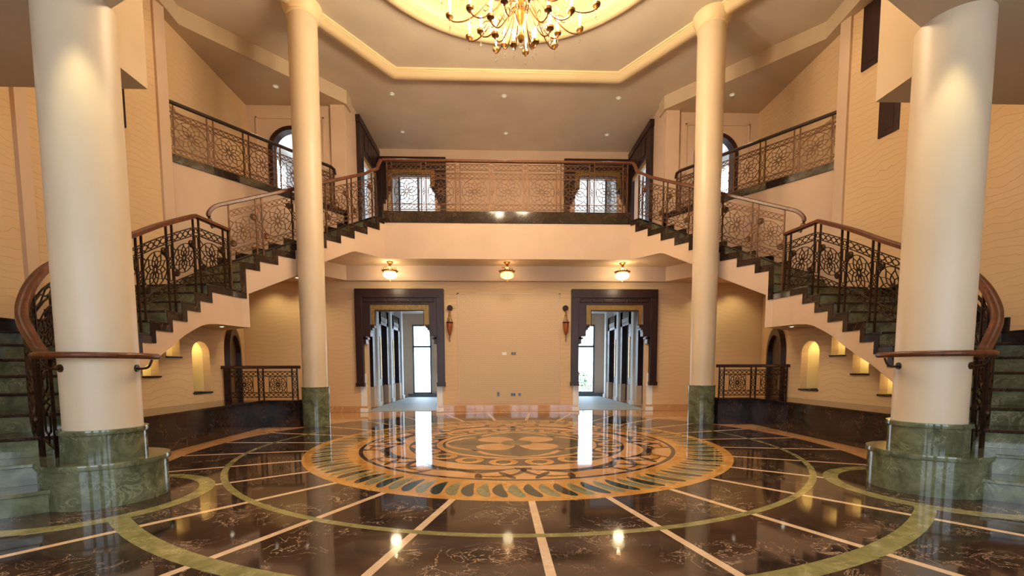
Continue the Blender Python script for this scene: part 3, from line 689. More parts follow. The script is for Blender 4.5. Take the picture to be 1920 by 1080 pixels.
def railing(name, label, group, path, pairs, dim, hand, mat='bronze', gap=.05, boss=None, hmat='wood', handw=.06, ground=None):
    """pairs: positions of post pairs along the path; dim: heights (bottom, lattice_top, upper_lattice_bottom, upper_lattice_top, post_top[, band0, band1])"""
    q, _ = path.at(path.L/2)
    root = thing(name, (q.x, q.y, path.at(path.L/2)[0].z), label, 'railing', group)
    hb, l1, l2, l3, pt = dim[:5]
    for u in pairs:
        for d in (-gap, gap):
            if 0 <= u+d <= path.L: obj('post', Art(path).seg((u+d, ground(path.at(u+d)[0])-path.at(u+d)[0].z-.008 if ground else -.01), (u+d, pt), w=.020, t=.022).mb, mat, root)
        if gap <= u <= path.L-gap:
            a = Art(path); spindle(a, u, l1, l2, gap*2); a.circle(u, (hb+l1)/2, gap*.6, 10).circle(u, (l2+l3)/2, gap*.6, 10)
            for h in (hb, l1, l2, l3): a.seg((u-gap, h), (u+gap, h), w=.012)
            if len(dim) > 5: a.circle(u, (dim[5]+dim[6])/2, gap*.6, 10).seg((u, l3), (u, dim[5]), w=.008)
            obj('spindle_ornament', a.mb, mat, root)
    for a0, b0 in zip(pairs, pairs[1:]):
        u0, u1 = a0+gap, b0-gap
        if u1-u0 < .12: continue
        for h0, h1 in ((hb, l1), (l2, l3))+(((dim[5], dim[6]),) if len(dim) > 5 else ()):
            a = Art(path); lattice(a, u0, u1, h0, h1); obj('lattice_band', a.mb, mat, root)
        r = min((l2-l1)/2, (u1-u0)/2)*.985; uc, hc = (u0+u1)/2, (l1+l2)/2
        a = Art(path); rosette(a, uc, hc, r)
        for sg in (-1, 1):
            for sh in (-1, 1): a.seg((uc+sg*r*.70, hc+sh*r*.70), (uc+sg*r*1.0, hc+sh*r*1.0), w=.008)
        obj('roundel', a.mb, mat, root)
        if (u1-u0)/2-r > .02:
            for sg in (-1, 1): obj('side_bar', Art(path).seg((uc+sg*(r+.012), l1), (uc+sg*(r+.012), l2), w=.008).mb, mat, root)
        if boss:
            for sg in (-1, 1):
                c = path.m(uc+boss*sg*r*.80, hc+sg*r*.80); t = path.at(uc)[1]; n = Vector((-t.y, t.x, 0)); uu = Vector((t.x, t.y, 0)); mb = MB()
                vs = []; prof = [(.0,.022),(.018,.022),(.022,.014),(.04,.02),(.052,.012),(.055,0),(.052,-.012),(.04,-.02),(.022,-.014),(.018,-.022),(0,-.022)]
                for k in range(16):
                    an = 2*PI*k/16
                    for rr, oo in prof: vs.append(Vector(c)+uu*rr*math.cos(an)+Vector((0,0,1))*rr*math.sin(an)+n*oo)
                Lp = len(prof); mb.add(vs, [(k*Lp+i, ((k+1)%16)*Lp+i, ((k+1)%16)*Lp+i+1, k*Lp+i+1) for k in range(16) for i in range(Lp-1)])
                obj('rosette_boss', mb, mat, root, smooth=True)
    obj('handrail', handrail_mb(hand, handw, .05), hmat, root, smooth=True)
    return root
def smooth_path(pts, n=6):
    P = [Vector(p) for p in pts]; out = []
    for i in range(len(P)-1):
        p0, p1, p2, p3 = P[max(i-1,0)], P[i], P[i+1], P[min(i+2,len(P)-1)]
        for k in range(n):
            t = k/n; out.append(.5*((2*p1)+(p2-p0)*t+(2*p0-5*p1+4*p2-p3)*t*t+(3*p1-p0-3*p2+p3)*t**3))
    return out+[P[-1]]

def tread_z(p):      # height of the step under a point of either staircase
    q = Vector((-abs(p.x), p.y)); sd = -(q-A).dot(DU); th = math.atan2(q.y, -q.x)
    if sd > 2.93: return LAND if th >= TH[14] else RL*max([k for k in range(1, 14) if TH[k] <= th], default=0)
    return FB-RU*sum(1 for e in EU if sd > e)
# balcony
bp = Path([(-2.60,3.72,4.40),(2.60,3.72,4.40)])
railing('railing', 'long straight balcony railing with seven rosette panels and an extra top band', None, bp, [.06+(bp.L-.12)*k/7 for k in range(8)], (.05,.165,.70,.81,1.07,.88,.995), [(-2.68,3.72,5.47),(2.68,3.72,5.47)])
for s in (-1, 1):
    # upper flight: from the landing corner up to the balcony
    top = FB+.05; sl_ = RU/.31
    f = lambda u: FB+.045-(u-.21)*sl_
    pu = Path(mir([(*ps(3.10, .06), f(3.10)), (*ps(.12, .06), f(.12))], s))
    hu = [(*ps(.0, .06), 5.46), (*ps(.06, .06), 5.36), (*ps(.11, .06), 5.24), (*ps(.20, .06), f(.2)+.90), (*ps(.4, .06), f(.4)+.865)]
    hu = smooth_path(hu, 4)[:-1]+[Vector((*ps(u, .06), f(u)+.86)) for u in (.4, 1.0, 1.6, 2.2, 2.8, 3.05)]
    end = smooth_path([(*ps(3.05, .06), f(3.05)+.86), (*ps(3.2, .06), f(3.2)+.855), (*ps(3.29, .06), f(3.29)+.80), (*ps(3.31, .06), 3.40), (*ps(3.24, .06), 3.24)], 4)[1:]
    railing('railing', 'sloping iron railing of the upper stair flight with wooden handrail', 'upper stair flight railings', pu, [.03, .55, 1.17, 1.74, 2.31, pu.L-.08], (.03,.125,.64,.735,.84), mir([tuple(q) for q in hu+end], s), boss=1, ground=tread_z)
    # landing and lower flight
    H = [(.262,3.24),(.133,3.26),(.0,2.94),(-.113,2.65)]
    low = [(*pl(4.67, th), z) for th, z in H]+[(-4.62,-1.05,2.37),(-4.54,-1.45,2.155),(-4.42,-1.80,1.99),(-4.37,-2.0,1.81),(-4.26,-2.2,1.59),(-4.15,-2.31,1.44),(-3.98,-2.41,1.28),(-3.88,-2.46,1.19),(-3.80,-2.52,1.15)]
    lowd = [low[0]]+[tuple(q) for q in smooth_path(low[1:], 5)]
    pts = [q for q in lowd if not (q[1] < -2.3 and q[0] > -3.99)]
    pw = Path(mir([(x, y, z-.95) for x, y, z in pts], s))
    def upos(th):   # arc position of an angle on the inner curve
        best = min(range(len(pts)), key=lambda i: abs(math.atan2(pts[i][1], -pts[i][0])-th)); return pw.d[best]
    pr = [.06, upos(.133), upos(.032), upos(-.096), upos(-.22), upos(-.345), upos(-.44), pw.L+.049]
    rl_ = railing('railing', 'iron railing of the lower stair flight curling down round the thick column', 'lower stair flight railings', pw, pr, (.05,.15,.68,.79,.93), mir(lowd, s), mat='dbronze', boss=-1, handw=.085, ground=tread_z)
    q_ = pw.at(pw.L/2)[0]; rl_['_o'] = (q_.x, q_.y, q_.z)
    nv = Path(mir([(-3.965, -2.42, .335), (-3.79, -2.49, .335)], s))
    for u, top_ in ((0.0, .93), (nv.L, .82)):
        obj('newel_post', Art(nv).seg((u, -.01), (u, top_), w=.020, t=.022, sub=1).mb, 'dbronze', rl_)
    a_ = Art(nv); spindle(a_, nv.L/2, .16, .74, nv.L*.75); a_.seg((0, .15), (nv.L, .06), w=.012).seg((0, .76), (nv.L, .76), w=.012)
    a_.seg((nv.L/2, .10), (nv.L/2, .18), w=.010).seg((nv.L/2, .70), (nv.L/2, .76), w=.010)
    obj('spindle_ornament', a_.mb, 'dbronze', rl_)
    # gallery
    pg = Path(mir([(*ps(3.36, WU+.05), 4.685), (*ps(.22, WU+.05), 4.685)], s))
    gh = [(*ps(3.42, WU+.05), 5.56), (*ps(.30, WU+.05), 5.56), (*ps(.22, WU+.05), 5.53), (*ps(.20, WU+.05), 5.42)]
    railing('railing', 'upper gallery railing with rosette panels above the white stair wall', 'gallery railings', pg, [.06+(pg.L-.12)*k/5 for k in range(6)], (.03,.125,.63,.72,.83), mir(gh, s), hmat='dwood')
    # small railing on the platform end
    pp2 = Path(mir([(-3.84,1.96,.487),(-5.16,1.96,.487)], s))
    railing('railing', 'low black iron railing on the marble platform beside the slender column', 'low platform railings', pp2, [.06, .06+.60, pp2.L-.07], (.04,.13,.42,.51,.57), mir([(-3.80,1.96,1.075),(-5.20,1.96,1.075)], s), mat='dbronze', hmat='dwood', gap=.045, handw=.05)
    # wooden ring handrail on the thick column
    cx, cy = s*CB[0], CB[1]; R = .363
    rr = thing('column_handrail', (cx, cy, 1.13), 'short round wooden handrail bracketed to the thick column', 'handrail', 'handrails on the thick columns')
    ang = [(-152+188*k/24) for k in range(25)]
    arc = [(CB[0]*-1+R*math.cos(math.radians(a)), cy+R*math.sin(math.radians(a)), 1.146) for a in ang]
    arc = mir(arc, s)
    obj('rail', MB().tube(arc, lambda t: .024*(1 if .04 < t < .96 else .7), 10), 'wood', rr, smooth=True)
    for a in (-112, 12):
        ca, sa = math.cos(math.radians(a)), math.sin(math.radians(a))
        br = [(-CB[0]+r*ca, cy+r*sa, z) for r, z in ((.245,1.05),(.28,1.045),(.33,1.06),(.358,1.12))]
        b_ = obj('bracket', MB().tube(mir([tuple(q) for q in smooth_path(br, 4)], s), .009, 8), 'dbronze', rr, smooth=True)
        p0 = mir([(-CB[0]+.238*ca, cy+.238*sa, 1.05), (-CB[0]+.256*ca, cy+.256*sa, 1.05)], s)
        obj('bracket_plate', MB().tube(p0, .03, 14), 'dbronze', b_, smooth=False)

# ================================================================== carved portals
def lattice_strip(mb, x0, x1, z0, z1, y0, y1, vertical=False):   # pierced gilt strip made of crossing bars
    L = (z1-z0) if vertical else (x1-x0); W = (x1-x0) if vertical else (z1-z0); n = max(2, round(L/(W*.55))); d = L/n; t = .0085
    def bar(a, b):
        (p, q), (r, u) = a, b; ln = math.hypot(r-p, u-q); nx, nz = -(u-q)/ln*t/2, (r-p)/ln*t/2
        c = [(p+nx,q+nz),(p-nx,q-nz),(r-nx,u-nz),(r+nx,u+nz)]
        mb.add([(x,y0,z) for x,z in c]+[(x,y1,z) for x,z in c], [(0,1,2,3),(7,6,5,4),(0,4,5,1),(1,5,6,2),(2,6,7,3),(3,7,4,0)])
    for i in range(n):
        a, b = i*d, (i+1)*d
        for u0, v0, u1, v1 in ((a,0,b,W),(a,W,b,0),((a+b)/2,0,b,W/2),(b,W/2,(a+b)/2,W),((a+b)/2,W,a,W/2),(a,W/2,(a+b)/2,0)):
            if vertical: bar((x0+v0, z0+u0), (x0+v1, z0+u1))
            else: bar((x0+u0, z0+v0), (x0+u1, z0+v1))
def portal(name, label, cat, group, xc, y, zf, half, ztop, zbot, hin, zin, legw, kind, depth=.12, rot=None):
    """carved wooden surround centred at xc on the plane y; half = outer half width, hin = half width of the opening at the lattice, zin its top"""
    o = thing(name, (xc, y, zf), label, cat, group, kind)
    Y0, Y1 = y-depth, y+.10
    def X(a): return xc+a
    for sg in (-1, 1):
        fr = MB().box(*sorted((X(sg*half), X(sg*(half-legw)))), Y0, Y1, zbot, ztop-.14)
        fr.box(*sorted((X(sg*(half+.015)), X(sg*(half-legw-.015)))), Y0-.015, Y1, zbot, zbot+.09)
        obj('jamb', fr, 'dwood', o, bevel=.006)
    obj('lintel', MB().box(X(-half), X(half), Y0, Y1, ztop-.15, ztop), 'dwood', o, bevel=.008)
    obj('lintel_moulding', MB().box(X(-half+legw*.4), X(half-legw*.4), Y0-.02, Y0+.01, ztop-.20, ztop-.15).box(X(-half+legw), X(half-legw), Y0+.02, Y1, zin+.17, ztop-.15), 'dwood', o)
    for k in range(6):   # carved panels of the head
        a0 = -half+legw+.03+(2*half-2*legw-.06)*k/6; a1 = a0+(2*half-2*legw-.06)/6-.03
        obj('carved_panel', MB().box(X(a0), X(a1), Y0-.0, Y0+.03, zin+.20, ztop-.24), 'dwood', o, bevel=.012)
    zl = zin-.37      # stepped spandrels at both sides
    for sg in (-1, 1):
        sp = MB().box(*sorted((X(sg*(half-legw)), X(sg*(hin+.13)))), Y0+.02, Y1, zl-.22, zin+.17)
        for st, (da, dz) in enumerate(((.13,0),(.17,-.05),(.21,-.10),(.26,-.15),(.32,-.21))):
            sp.box(*sorted((X(sg*(half-legw)), X(sg*(hin+da-.09)))), Y0+.03, Y1, zl+dz-.02, zl+dz+.06)
        obj('spandrel', sp, 'dwood', o, bevel=.004)
    for sg in (-1, 1):
        obj('corbel', MB().box(*sorted((X(sg*(half-legw)), X(sg*(half-legw-.07)))), Y0+.02, Y1-.02, zl-.40, zl-.22).box(*sorted((X(sg*(half-legw)), X(sg*(half-legw-.11)))), Y0+.02, Y1-.02, zl-.29, zl-.24), 'dwood', o, bevel=.006)
    lt = MB(); lattice_strip(lt, X(-hin-.12), X(hin+.12), zin+.025, zin+.14, Y0+.03, Y0+.045)
    for sg in (-1, 1):
        a, b = sorted((X(sg*(hin+.015)), X(sg*(hin+.12)))); lattice_strip(lt, a, b, zl+.04, zin+.025, Y0+.03, Y0+.045, True)
    obj('gilt_lattice', lt, 'gilt', o)
    bk_ = MB().box(X(-hin-.12), X(hin+.12), Y0+.055, Y0+.075, zin+.02, zin+.145)
    for sg in (-1, 1): bk_.box(*sorted((X(sg*(hin+.015)), X(sg*(hin+.12)))), Y0+.055, Y0+.075, zl+.03, zin+.025)
    obj('lattice_backing', bk_, 'dwood', o)
    ed = MB().box(X(-hin-.13), X(hin+.13), Y0+.02, Y1, zin+.14, zin+.17).box(X(-hin), X(hin), Y0+.02, Y1-.1, zin-.005, zin+.022)
    for sg in (-1, 1): ed.box(*sorted((X(sg*hin), X(sg*(hin+.018)))), Y0+.02, Y1-.1, zl+.03, zin+.02)
    obj('lattice_edging', ed, 'dwood', o)
    return o
for s in (-1, 1):
    xc = s*2.535
    portal('door_%d' % (1 if s < 0 else 2), 'dark carved ground floor portal whose corridor window shows '+('white sky and a slender tree' if s < 0 else 'a dense green shrub'), 'portal', 'ground floor portals', xc, YW, 0, 1.03, 2.895, .62, .555, 2.385, .17, 'structure')
    portal('door_%d' % (3 if s < 0 else 4), 'dark carved wooden portal with gilt lattice behind the balcony railing', 'portal', 'upper back portals', s*2.665, yb2, FB, .975, 7.0, FB, .53, 6.51, .16, 'structure')
    # side portal on the upper side wall
    c = s*3.65; o = thing('door_%d' % (5 if s < 0 else 6), (c, 6.05, FB), 'dark wooden side portal seen edge-on beside the balcony', 'portal', 'upper side portals', 'structure')
    xa, xb = sorted((c, c-s*.09))
    obj('jamb', MB().box(xa, xb, 5.15, 5.45, FB, 6.99), 'dwood', o, bevel=.006); obj('jamb', MB().box(xa, xb, 6.65, 6.93, FB, 6.99), 'dwood', o, bevel=.006)
    obj('lintel', MB().box(xa, xb, 5.45, 6.65, 6.40, 6.99).box(min(xa, xa-s*.02), max(xb, xb-s*.02), 5.12, 6.95, 6.99, 7.16), 'dwood', o, bevel=.006)
    for k in range(4): obj('carved_panel', MB().box(min(xa, c-s*.11), max(xb, c-s*.11), 5.5+.29*k, 5.75+.29*k, 6.5, 6.9), 'dwood', o, bevel=.01)
    lt = MB(); lattice_strip(lt, 5.46, 6.64, 6.28, 6.38, 0, .015); lt.v = [(c-s*(.05+y), x, z) for x, y, z in lt.v]; obj('gilt_lattice', lt, 'gilt', o)
    # cream jamb columns with fluted caps in the ground floor portals
    for sg in (-1, 1):
        x0 = xc+sg*.90
        jc = thing('jamb_pedestal', (x0, YW+.1, 0), 'pale painted pedestal standing in the portal jamb', 'pedestal', 'portal jamb pedestals')
        obj('body', MB().box(x0-.07, x0+.07, YW-.02, YW+.17, 0, .60), 'white', jc, bevel=.006)
        obj('cap', MB().box(x0-.085, x0+.085, YW-.035, YW+.18, .60, .66).box(x0-.07, x0+.07, YW-.02, YW+.17, .66, .92), 'white', jc, bevel=.008)
        obj('foot', MB().box(x0-.09, x0+.09, YW-.04, YW+.18, 0, .10), 'white', jc, bevel=.008)
    # ---------------------------------------------------------- corridor beyond
    xo = s*3.78
    struct('wall_corridor_'+SIDE[s], MB().box(*sorted((xo, xo+s*.2)), YW+.18, 10.4, 0, 3.2).box(*sorted((s*.9, s*1.1)), YW+.18, 10.4, 0, 3.2), 'white', 'pale corridor side walls beyond the portal', 'wall')
    struct('ceiling_corridor_'+SIDE[s], MB().box(*sorted((s*.9, s*4.0)), YW+.18, 10.4, 3.02, 3.12), 'white', 'pale corridor ceiling', 'ceiling')
    hx = sorted((s*2.66, s*3.34))
    struct('wall_corridor_end_'+SIDE[s], wall_holes('x', 10.2, .2, *sorted((s*.9, s*3.98)), 0, 3.1, [(hx[0], hx[1], .10, 2.63), (*sorted((s*1.17, s*2.27)), .10, 2.63)]), 'plaster', 'pale corridor end wall around the garden window', 'wall')
    wf = S('window_%d' % (5 if s < 0 else 6), 'tall grey framed corridor window with '+('a slender pale tree' if s < 0 else 'a dense green shrub')+' outside', 'window', ((hx[0]+hx[1])/2, 10.25, .1))
    obj('frame', MB().box(hx[0], hx[0]+.05, 10.18, 10.26, .1, 2.63).box(hx[1]-.05, hx[1], 10.18, 10.26, .1, 2.63).box(hx[0], hx[1], 10.18, 10.26, .1, .17).box(hx[0], hx[1], 10.18, 10.26, 2.57, 2.63).box(hx[0], hx[1], 10.18, 10.26, 1.80, 1.87), 'frame', wf)
    obj('pane', MB().box(hx[0]+.05, hx[1]-.05, 10.22, 10.226, .17, 1.80), 'pane', wf); obj('pane', MB().box(hx[0]+.05, hx[1]-.05, 10.22, 10.226, 1.87, 2.57), 'pane', wf)
    h2 = sorted((s*1.17, s*2.27)); w2 = S('window_%d' % (9 if s < 0 else 10), 'second grey framed corridor window behind the foyer wall', 'window', (s*1.72, 10.25, .1))  # hidden by the foyer wall, added to brighten the corridor
    obj('frame', MB().box(h2[0], h2[0]+.05, 10.18, 10.26, .1, 2.63).box(h2[1]-.05, h2[1], 10.18, 10.26, .1, 2.63).box(h2[0], h2[1], 10.18, 10.26, .1, .17).box(h2[0], h2[1], 10.18, 10.26, 2.57, 2.63), 'frame', w2)
    obj('sill_rail', MB().box(hx[0]-.18, hx[1]+.5, 10.10, 10.2, .02, .12), 'frame', wf)
    # garden shrub outside
    if s > 0: sh = thing('garden_shrub', (s*3.0, 12.2, 0), 'dense green shrub outside the corridor window', 'shrub')
    else: sh = thing('garden_tree', (s*3.0, 12.6, 0), 'slender pale-leaved tree outside the corridor window', 'tree')
    q = MB(); gy = 12.2 if s > 0 else 12.6
    for i in range(520 if s > 0 else 160):
        a = random.random()*2*PI; h = random.random(); r = (.75*(1-.5*h))*math.sqrt(random.random()) if s > 0 else .35*math.sqrt(random.random())
        x, y, z = s*3.0+r*math.cos(a)+(0 if s > 0 else .12), gy+r*math.sin(a), (.1+h*.75) if s > 0 else 1.0+h*1.3
        d = Vector((random.uniform(-1,1), random.uniform(-1,1), random.uniform(-.5,1))).normalized()*.13; e = Vector((-d.y, d.x, 0)).normalized()*.04 if abs(d.x)+abs(d.y) > 1e-3 else Vector((.04,0,0))
        q.quad((x,y,z), (x+d.x*.5+e.x, y+d.y*.5+e.y, z+d.z*.5), (x+d.x, y+d.y, z+d.z), (x+d.x*.5-e.x, y+d.y*.5-e.y, z+d.z*.5))
    obj('foliage', q, 'leafm', sh); tag(sh.children[0], kind='stuff')
    obj('stem', MB().tube([(s*3.0,gy,-.1),(s*3.02,gy,.4),(s*2.98,gy,.8 if s > 0 else 2.0)], .025, 8), 'dwood', sh)
    # dust sheet on the corridor floor and a torn board
    tag(obj('dust_sheet', MB().prism(mir([(-3.40,4.78),(-1.62,4.78),(-1.3,6.2),(-1.4,10.05),(-3.48,10.05),(-3.49,6.5)], s), -.002, .008), 'sheet'), 'pale grey protective sheet spread over the corridor floor', 'sheet', 'corridor floor sheets')
    # dark wooden doors between pale pilasters along the corridor wall
    for k, y0 in enumerate((5.0, 6.55, 8.1)):
        d = thing('corridor_door', (s*3.72, y0+.5, 0), 'dark wooden door surround with a gilt strip along the corridor wall', 'door', 'dark corridor doors')
        x1, x2 = sorted((s*3.779, s*3.58))
        obj('jamb', MB().box(x1, x2, y0, y0+.22, .55, 2.75), 'dwood', d, bevel=.006); obj('jamb', MB().box(x1, x2, y0+.88, y0+1.1, .55, 2.75), 'dwood', d, bevel=.006)
        obj('head', MB().box(x1, x2, y0, y0+1.1, 2.30, 2.75), 'dwood', d, bevel=.006)
        obj('door_leaf', MB().box(*sorted((s*3.779, s*3.70)), y0+.2, y0+.9, .05, 2.35), 'dwood', d)
        lt = MB(); lattice_strip(lt, y0+.22, y0+.88, 2.40, 2.52, 0, .01); lt.v = [(s*(3.572-y), x, z) for x, y, z in lt.v]; obj('pierced_band', lt, 'white', d)
        obj('gilt_strip', MB().box(*sorted((s*3.585, s*3.565)), y0+.07, y0+.15, .75, 1.95), 'gilt', d)
        for ya, yb_ in ((y0-.02, y0+.24), (y0+.86, y0+1.12)): obj('pedestal', MB().box(*sorted((s*3.779, s*3.56)), ya, yb_, 0, .55), 'plaster', d, bevel=.006)
        pl_ = thing('corridor_pilaster', (s*3.7, y0+1.3, 0), 'white painted pilaster between the dark corridor doors', 'pilaster', 'corridor pilasters')
        obj('shaft', MB().box(*sorted((s*3.779, s*3.54)), y0+1.2, y0+1.42, .12, 3.0), 'white', pl_, bevel=.008)
        obj('foot', MB().box(*sorted((s*3.779, s*3.51)), y0+1.17, y0+1.45, 0, .12), 'white', pl_, bevel=.006)
    # ---------------------------------------------------------- upper rooms behind the back portals
    struct('wall_upper_room_'+SIDE[s], MB().box(*sorted((s*3.85, s*4.0)), yb2+.18, 10.4, FB, 8.4).box(*sorted((s*.9, s*1.0)), yb2+.18, 10.4, FB, 8.4).box(*sorted((s*.9, s*4.0)), yb2+.1, 10.4, 8.3, 8.4).box(*sorted((s*.9, s*4.0)), yb2+.08, yb2+.18, 7.2, 8.4), 'white', 'white walls of the upper room beyond the portal', 'wall')
    struct('wall_upper_room_end_'+SIDE[s], wall_holes('x', 10.2, .2, *sorted((s*.9, s*4.0)), FB, 8.4, [(*sorted((s*1.7, s*3.7)), 4.9, 8.1)]), 'white', 'white end wall of the upper room around its window', 'wall')
    uw = MB(); a, b = sorted((s*1.7, s*3.7))
    for k in range(4): x = a+(b-a)*k/3; uw.box(x-.03, x+.03, 10.2, 10.26, 4.9, 8.1)
    uw.box(a, b, 10.2, 10.26, 4.88, 4.94).box(a, b, 10.2, 10.26, 8.05, 8.11)
    uwo = S('window_%d' % (7 if s < 0 else 8), 'bright upper room window behind the balcony portal', 'window', ((a+b)/2, 10.23, 4.9)); obj('frame', uw, 'frame', uwo); obj('pane', MB().quad((a, 10.228, 4.9), (b, 10.228, 4.9), (b, 10.228, 8.1), (a, 10.228, 8.1)), 'dimpane', uwo)
    # side rooms behind side portal and the gallery arch: plain pale rooms
    struct('wall_side_room_'+SIDE[s], MB().box(*sorted((s*3.83, s*6.2)), 7.3, 7.4, 4.5, 7.0).box(*sorted((s*3.83, s*6.2)), 4.6, 7.4, 6.9, 7.0).box(*sorted((s*3.83, s*6.2)), 4.6, 7.4, FB-.1, FB), 'white', 'pale side room behind the gallery arch', 'wall')
    struct('wall_side_room_end_'+SIDE[s], wall_holes('y', 6.1 if s > 0 else -6.2, .1, 4.6, 7.4, FB-.1, 7.0, [(5.2, 6.8, 5.2, 6.6)]), 'white', 'pale end wall of the side room around its window', 'wall')  # window opening added to let daylight into the side room
    # arched gallery door frame
    ga = thing('arched_gallery_frame', (s*4.88, 4.45, 4.66), 'dark brown arched door frame on the upper gallery', 'door frame', 'arched gallery frames')
    a1 = [(-.52,4.66),(-.52,6.0)]+[(-.52*math.cos(t), 6.0+.50*math.sin(t)) for t in [PI*i/18 for i in range(1,18)]]+[(.52,6.0),(.52,4.66)]
    a0 = [(-.42,4.66),(-.42,6.0)]+[(-.42*math.cos(t), 6.0+.41*math.sin(t)) for t in [PI*i/18 for i in range(1,18)]]+[(.42,6.0),(.42,4.66)]
    q = MB()
    for i in range(len(a1)-1):
        q.hexa([(s*4.88+a0[i][0],4.41,a0[i][1]),(s*4.88+a1[i][0],4.41,a1[i][1]),(s*4.88+a1[i][0],4.6,a1[i][1]),(s*4.88+a0[i][0],4.6,a0[i][1])]+[(s*4.88+a0[i+1][0],4.41,a0[i+1][1]),(s*4.88+a1[i+1][0],4.41,a1[i+1][1]),(s*4.88+a1[i+1][0],4.6,a1[i+1][1]),(s*4.88+a0[i+1][0],4.6,a0[i+1][1])])
    obj('arch', q, 'dwood', ga)
    # dark wooden windows high on the outer wall
    for nm, (ya, yb_), (za, zb_) in (('upper', (.95, 1.42), (5.93 if s > 0 else 6.8, 6.94)), ('lower', (.78, 1.09), (4.70, 5.85))):
        ta, tb = math.asin(ya/RO), math.asin(yb_/RO)
        d = thing('dark_window', (*mir([pl(RO, ta)], s)[0], za), '%s narrow dark wooden window on the tall stair wall' % nm, 'window', '%s dark stair windows' % nm)
        obj('frame', MB().prism(mir([pl(RO-.03, ta), pl(RO-.03, tb), pl(RO+.05, tb), pl(RO+.05, ta)], s), za, zb_), 'dwood', d, bevel=.004)
        obj('panel', MB().prism(mir([pl(RO-.036, ta+.012), pl(RO-.036, tb-.012), pl(RO+.02, tb-.012), pl(RO+.02, ta+.012)], s), za+.08, zb_-.08), 'dwood', d)

struct('ground_garden', MB().box(-30, 30, 11.5, 45, -.3, -.1), 'lawn', 'pale garden paving outside the windows', 'ground')

# ================================================================== lanterns under the balcony
def lantern(lit):
    o = thing('ceiling_lantern', (0,0,0), 'brass ceiling lantern with a glowing white glass bowl under the balcony' if lit else 'brass ceiling lantern with a dimmer amber ribbed bowl under the balcony', 'lamp', 'lanterns under the balcony' if lit else None)
    obj('canopy', MB().lathe(0,0,[(0,0),(.07,0),(.072,-.012),(.05,-.025),(.03,-.05),(.02,-.075),(.028,-.085),(.018,-.10),(0,-.10)], 20), 'brass', o, smooth=True)
    for k in range(4):
        a = 2*PI*k/4+.4; c, sn = math.cos(a), math.sin(a)
        pth = [(r*c, r*sn, z) for r, z in ((.012,-.095),(.03,-.12),(.075,-.125),(.115,-.115),(.135,-.135),(.13,-.165),(.15,-.195))]
        obj('scroll_arm', MB().tube([tuple(p) for p in smooth_path(pth, 3)], .006, 6), 'brass', o, smooth=True)
    cr = obj('crown', MB().lathe(0,0,[(.10,-.225),(.155,-.22),(.175,-.205),(.18,-.195),(.16,-.19),(.15,-.20),(.10,-.21),(.10,-.225)], 28), 'brass', o, smooth=True)
    q = MB()
    for k in range(24):
        a = 2*PI*k/24; c, sn = math.cos(a), math.sin(a); t = Vector((-sn, c, 0))*.018
        q.add([(.17*c+t.x,.17*sn+t.y,-.205),(.17*c-t.x,.17*sn-t.y,-.205),(.20*c,.20*sn,-.178),(.165*c,.165*sn,-.20)], [(0,1,2),(0,2,3),(1,3,2),(0,3,1)])
    obj('leaf_fringe', q, 'brass', cr)
    obj('glass_bowl', MB().lathe(0,0,[(.118,-.222),(.145,-.25),(.152,-.285),(.14,-.32),(.10,-.35),(.05,-.366),(0,-.37)], 28), 'lampglass' if lit else 'lampglass2', o, smooth=True)
    if not lit:
        for k in range(8):
            a = 2*PI*k/8; obj('rib', MB().tube([(r*math.cos(a), r*math.sin(a), z) for r, z in ((.122,-.222),(.149,-.25),(.156,-.285),(.143,-.322),(.10,-.354),(.03,-.37))], .004, 5), 'brass', o)
    obj('finial', MB().lathe(0,0,[(0,-.365),(.022,-.368),(.014,-.382),(.02,-.395),(.006,-.415),(0,-.425)], 12), 'brass', o, smooth=True)
    return o
la = lantern(True); la.location = (-2.63, 3.97, 3.40)
lb = copy_tree(la, (2.58, 3.97, 3.40)); lc = lantern(False); lc.location = (-.03, 3.97, 3.40)
for x, p in ((-2.63, 26), (2.58, 26), (-.03, 9)):
    point('lantern_bulb_up', (x, 3.97, 3.27), p*.45, (1, .80, .48), .025); point('lantern_bulb', (x, 3.97, 2.93), p*.38, (1, .80, .50), .12)

# ================================================================== hanging wall sconces, sockets, switch
def sconce(x):
    o = thing('wall_sconce', (x, 4.42, 1.64), 'hanging amber glass sconce on chains from a dark round wall plate', 'lamp', 'amber sconces beside the wall panel'); y = 4.40
    obj('wall_plate', MB().tube([(x, 4.50, 2.46), (x, 4.455, 2.46)], .068, 20).tube([(x, 4.455, 2.46), (x, 4.43, 2.46)], .045, 16), 'dbronze', o)
    obj('hook', MB().tube([tuple(p) for p in smooth_path([(x,4.44,2.46),(x,4.40,2.455),(x,y,2.42),(x,y,2.38)], 4)], .008, 6), 'dbronze', o)
    for k in range(3):
        a = 2*PI*k/3+.5; q = MB()
        for i in range(8):
            t0, t1 = i/8, (i+.8)/8; f = lambda t: (x+.062*t*math.cos(a), y+.062*t*math.sin(a), 2.39-.27*t); q.tube([f(t0), f(t1)], .007 if i % 3 else .012, 5)
        obj('chain', q, 'brass', o)
    obj('rim', MB().lathe(x, y, [(.060,2.10),(.078,2.10),(.082,2.115),(.074,2.13),(.06,2.125),(.06,2.10)], 24), 'dbronze', o, smooth=True)
    obj('glass_cone', MB().lathe(x, y, [(.07,2.10),(.071,2.06),(.064,1.99),(.046,1.90),(.022,1.83),(.006,1.80)], 24), 'amber', o, smooth=True)
    obj('finial', MB().lathe(x, y, [(0,1.81),(.012,1.80),(.006,1.785),(.012,1.775),(.004,1.75),(.004,1.73),(.013,1.715),(.011,1.68),(0,1.64)], 10), 'brass', o, smooth=True)
sconce(-1.37); sconce(1.37)
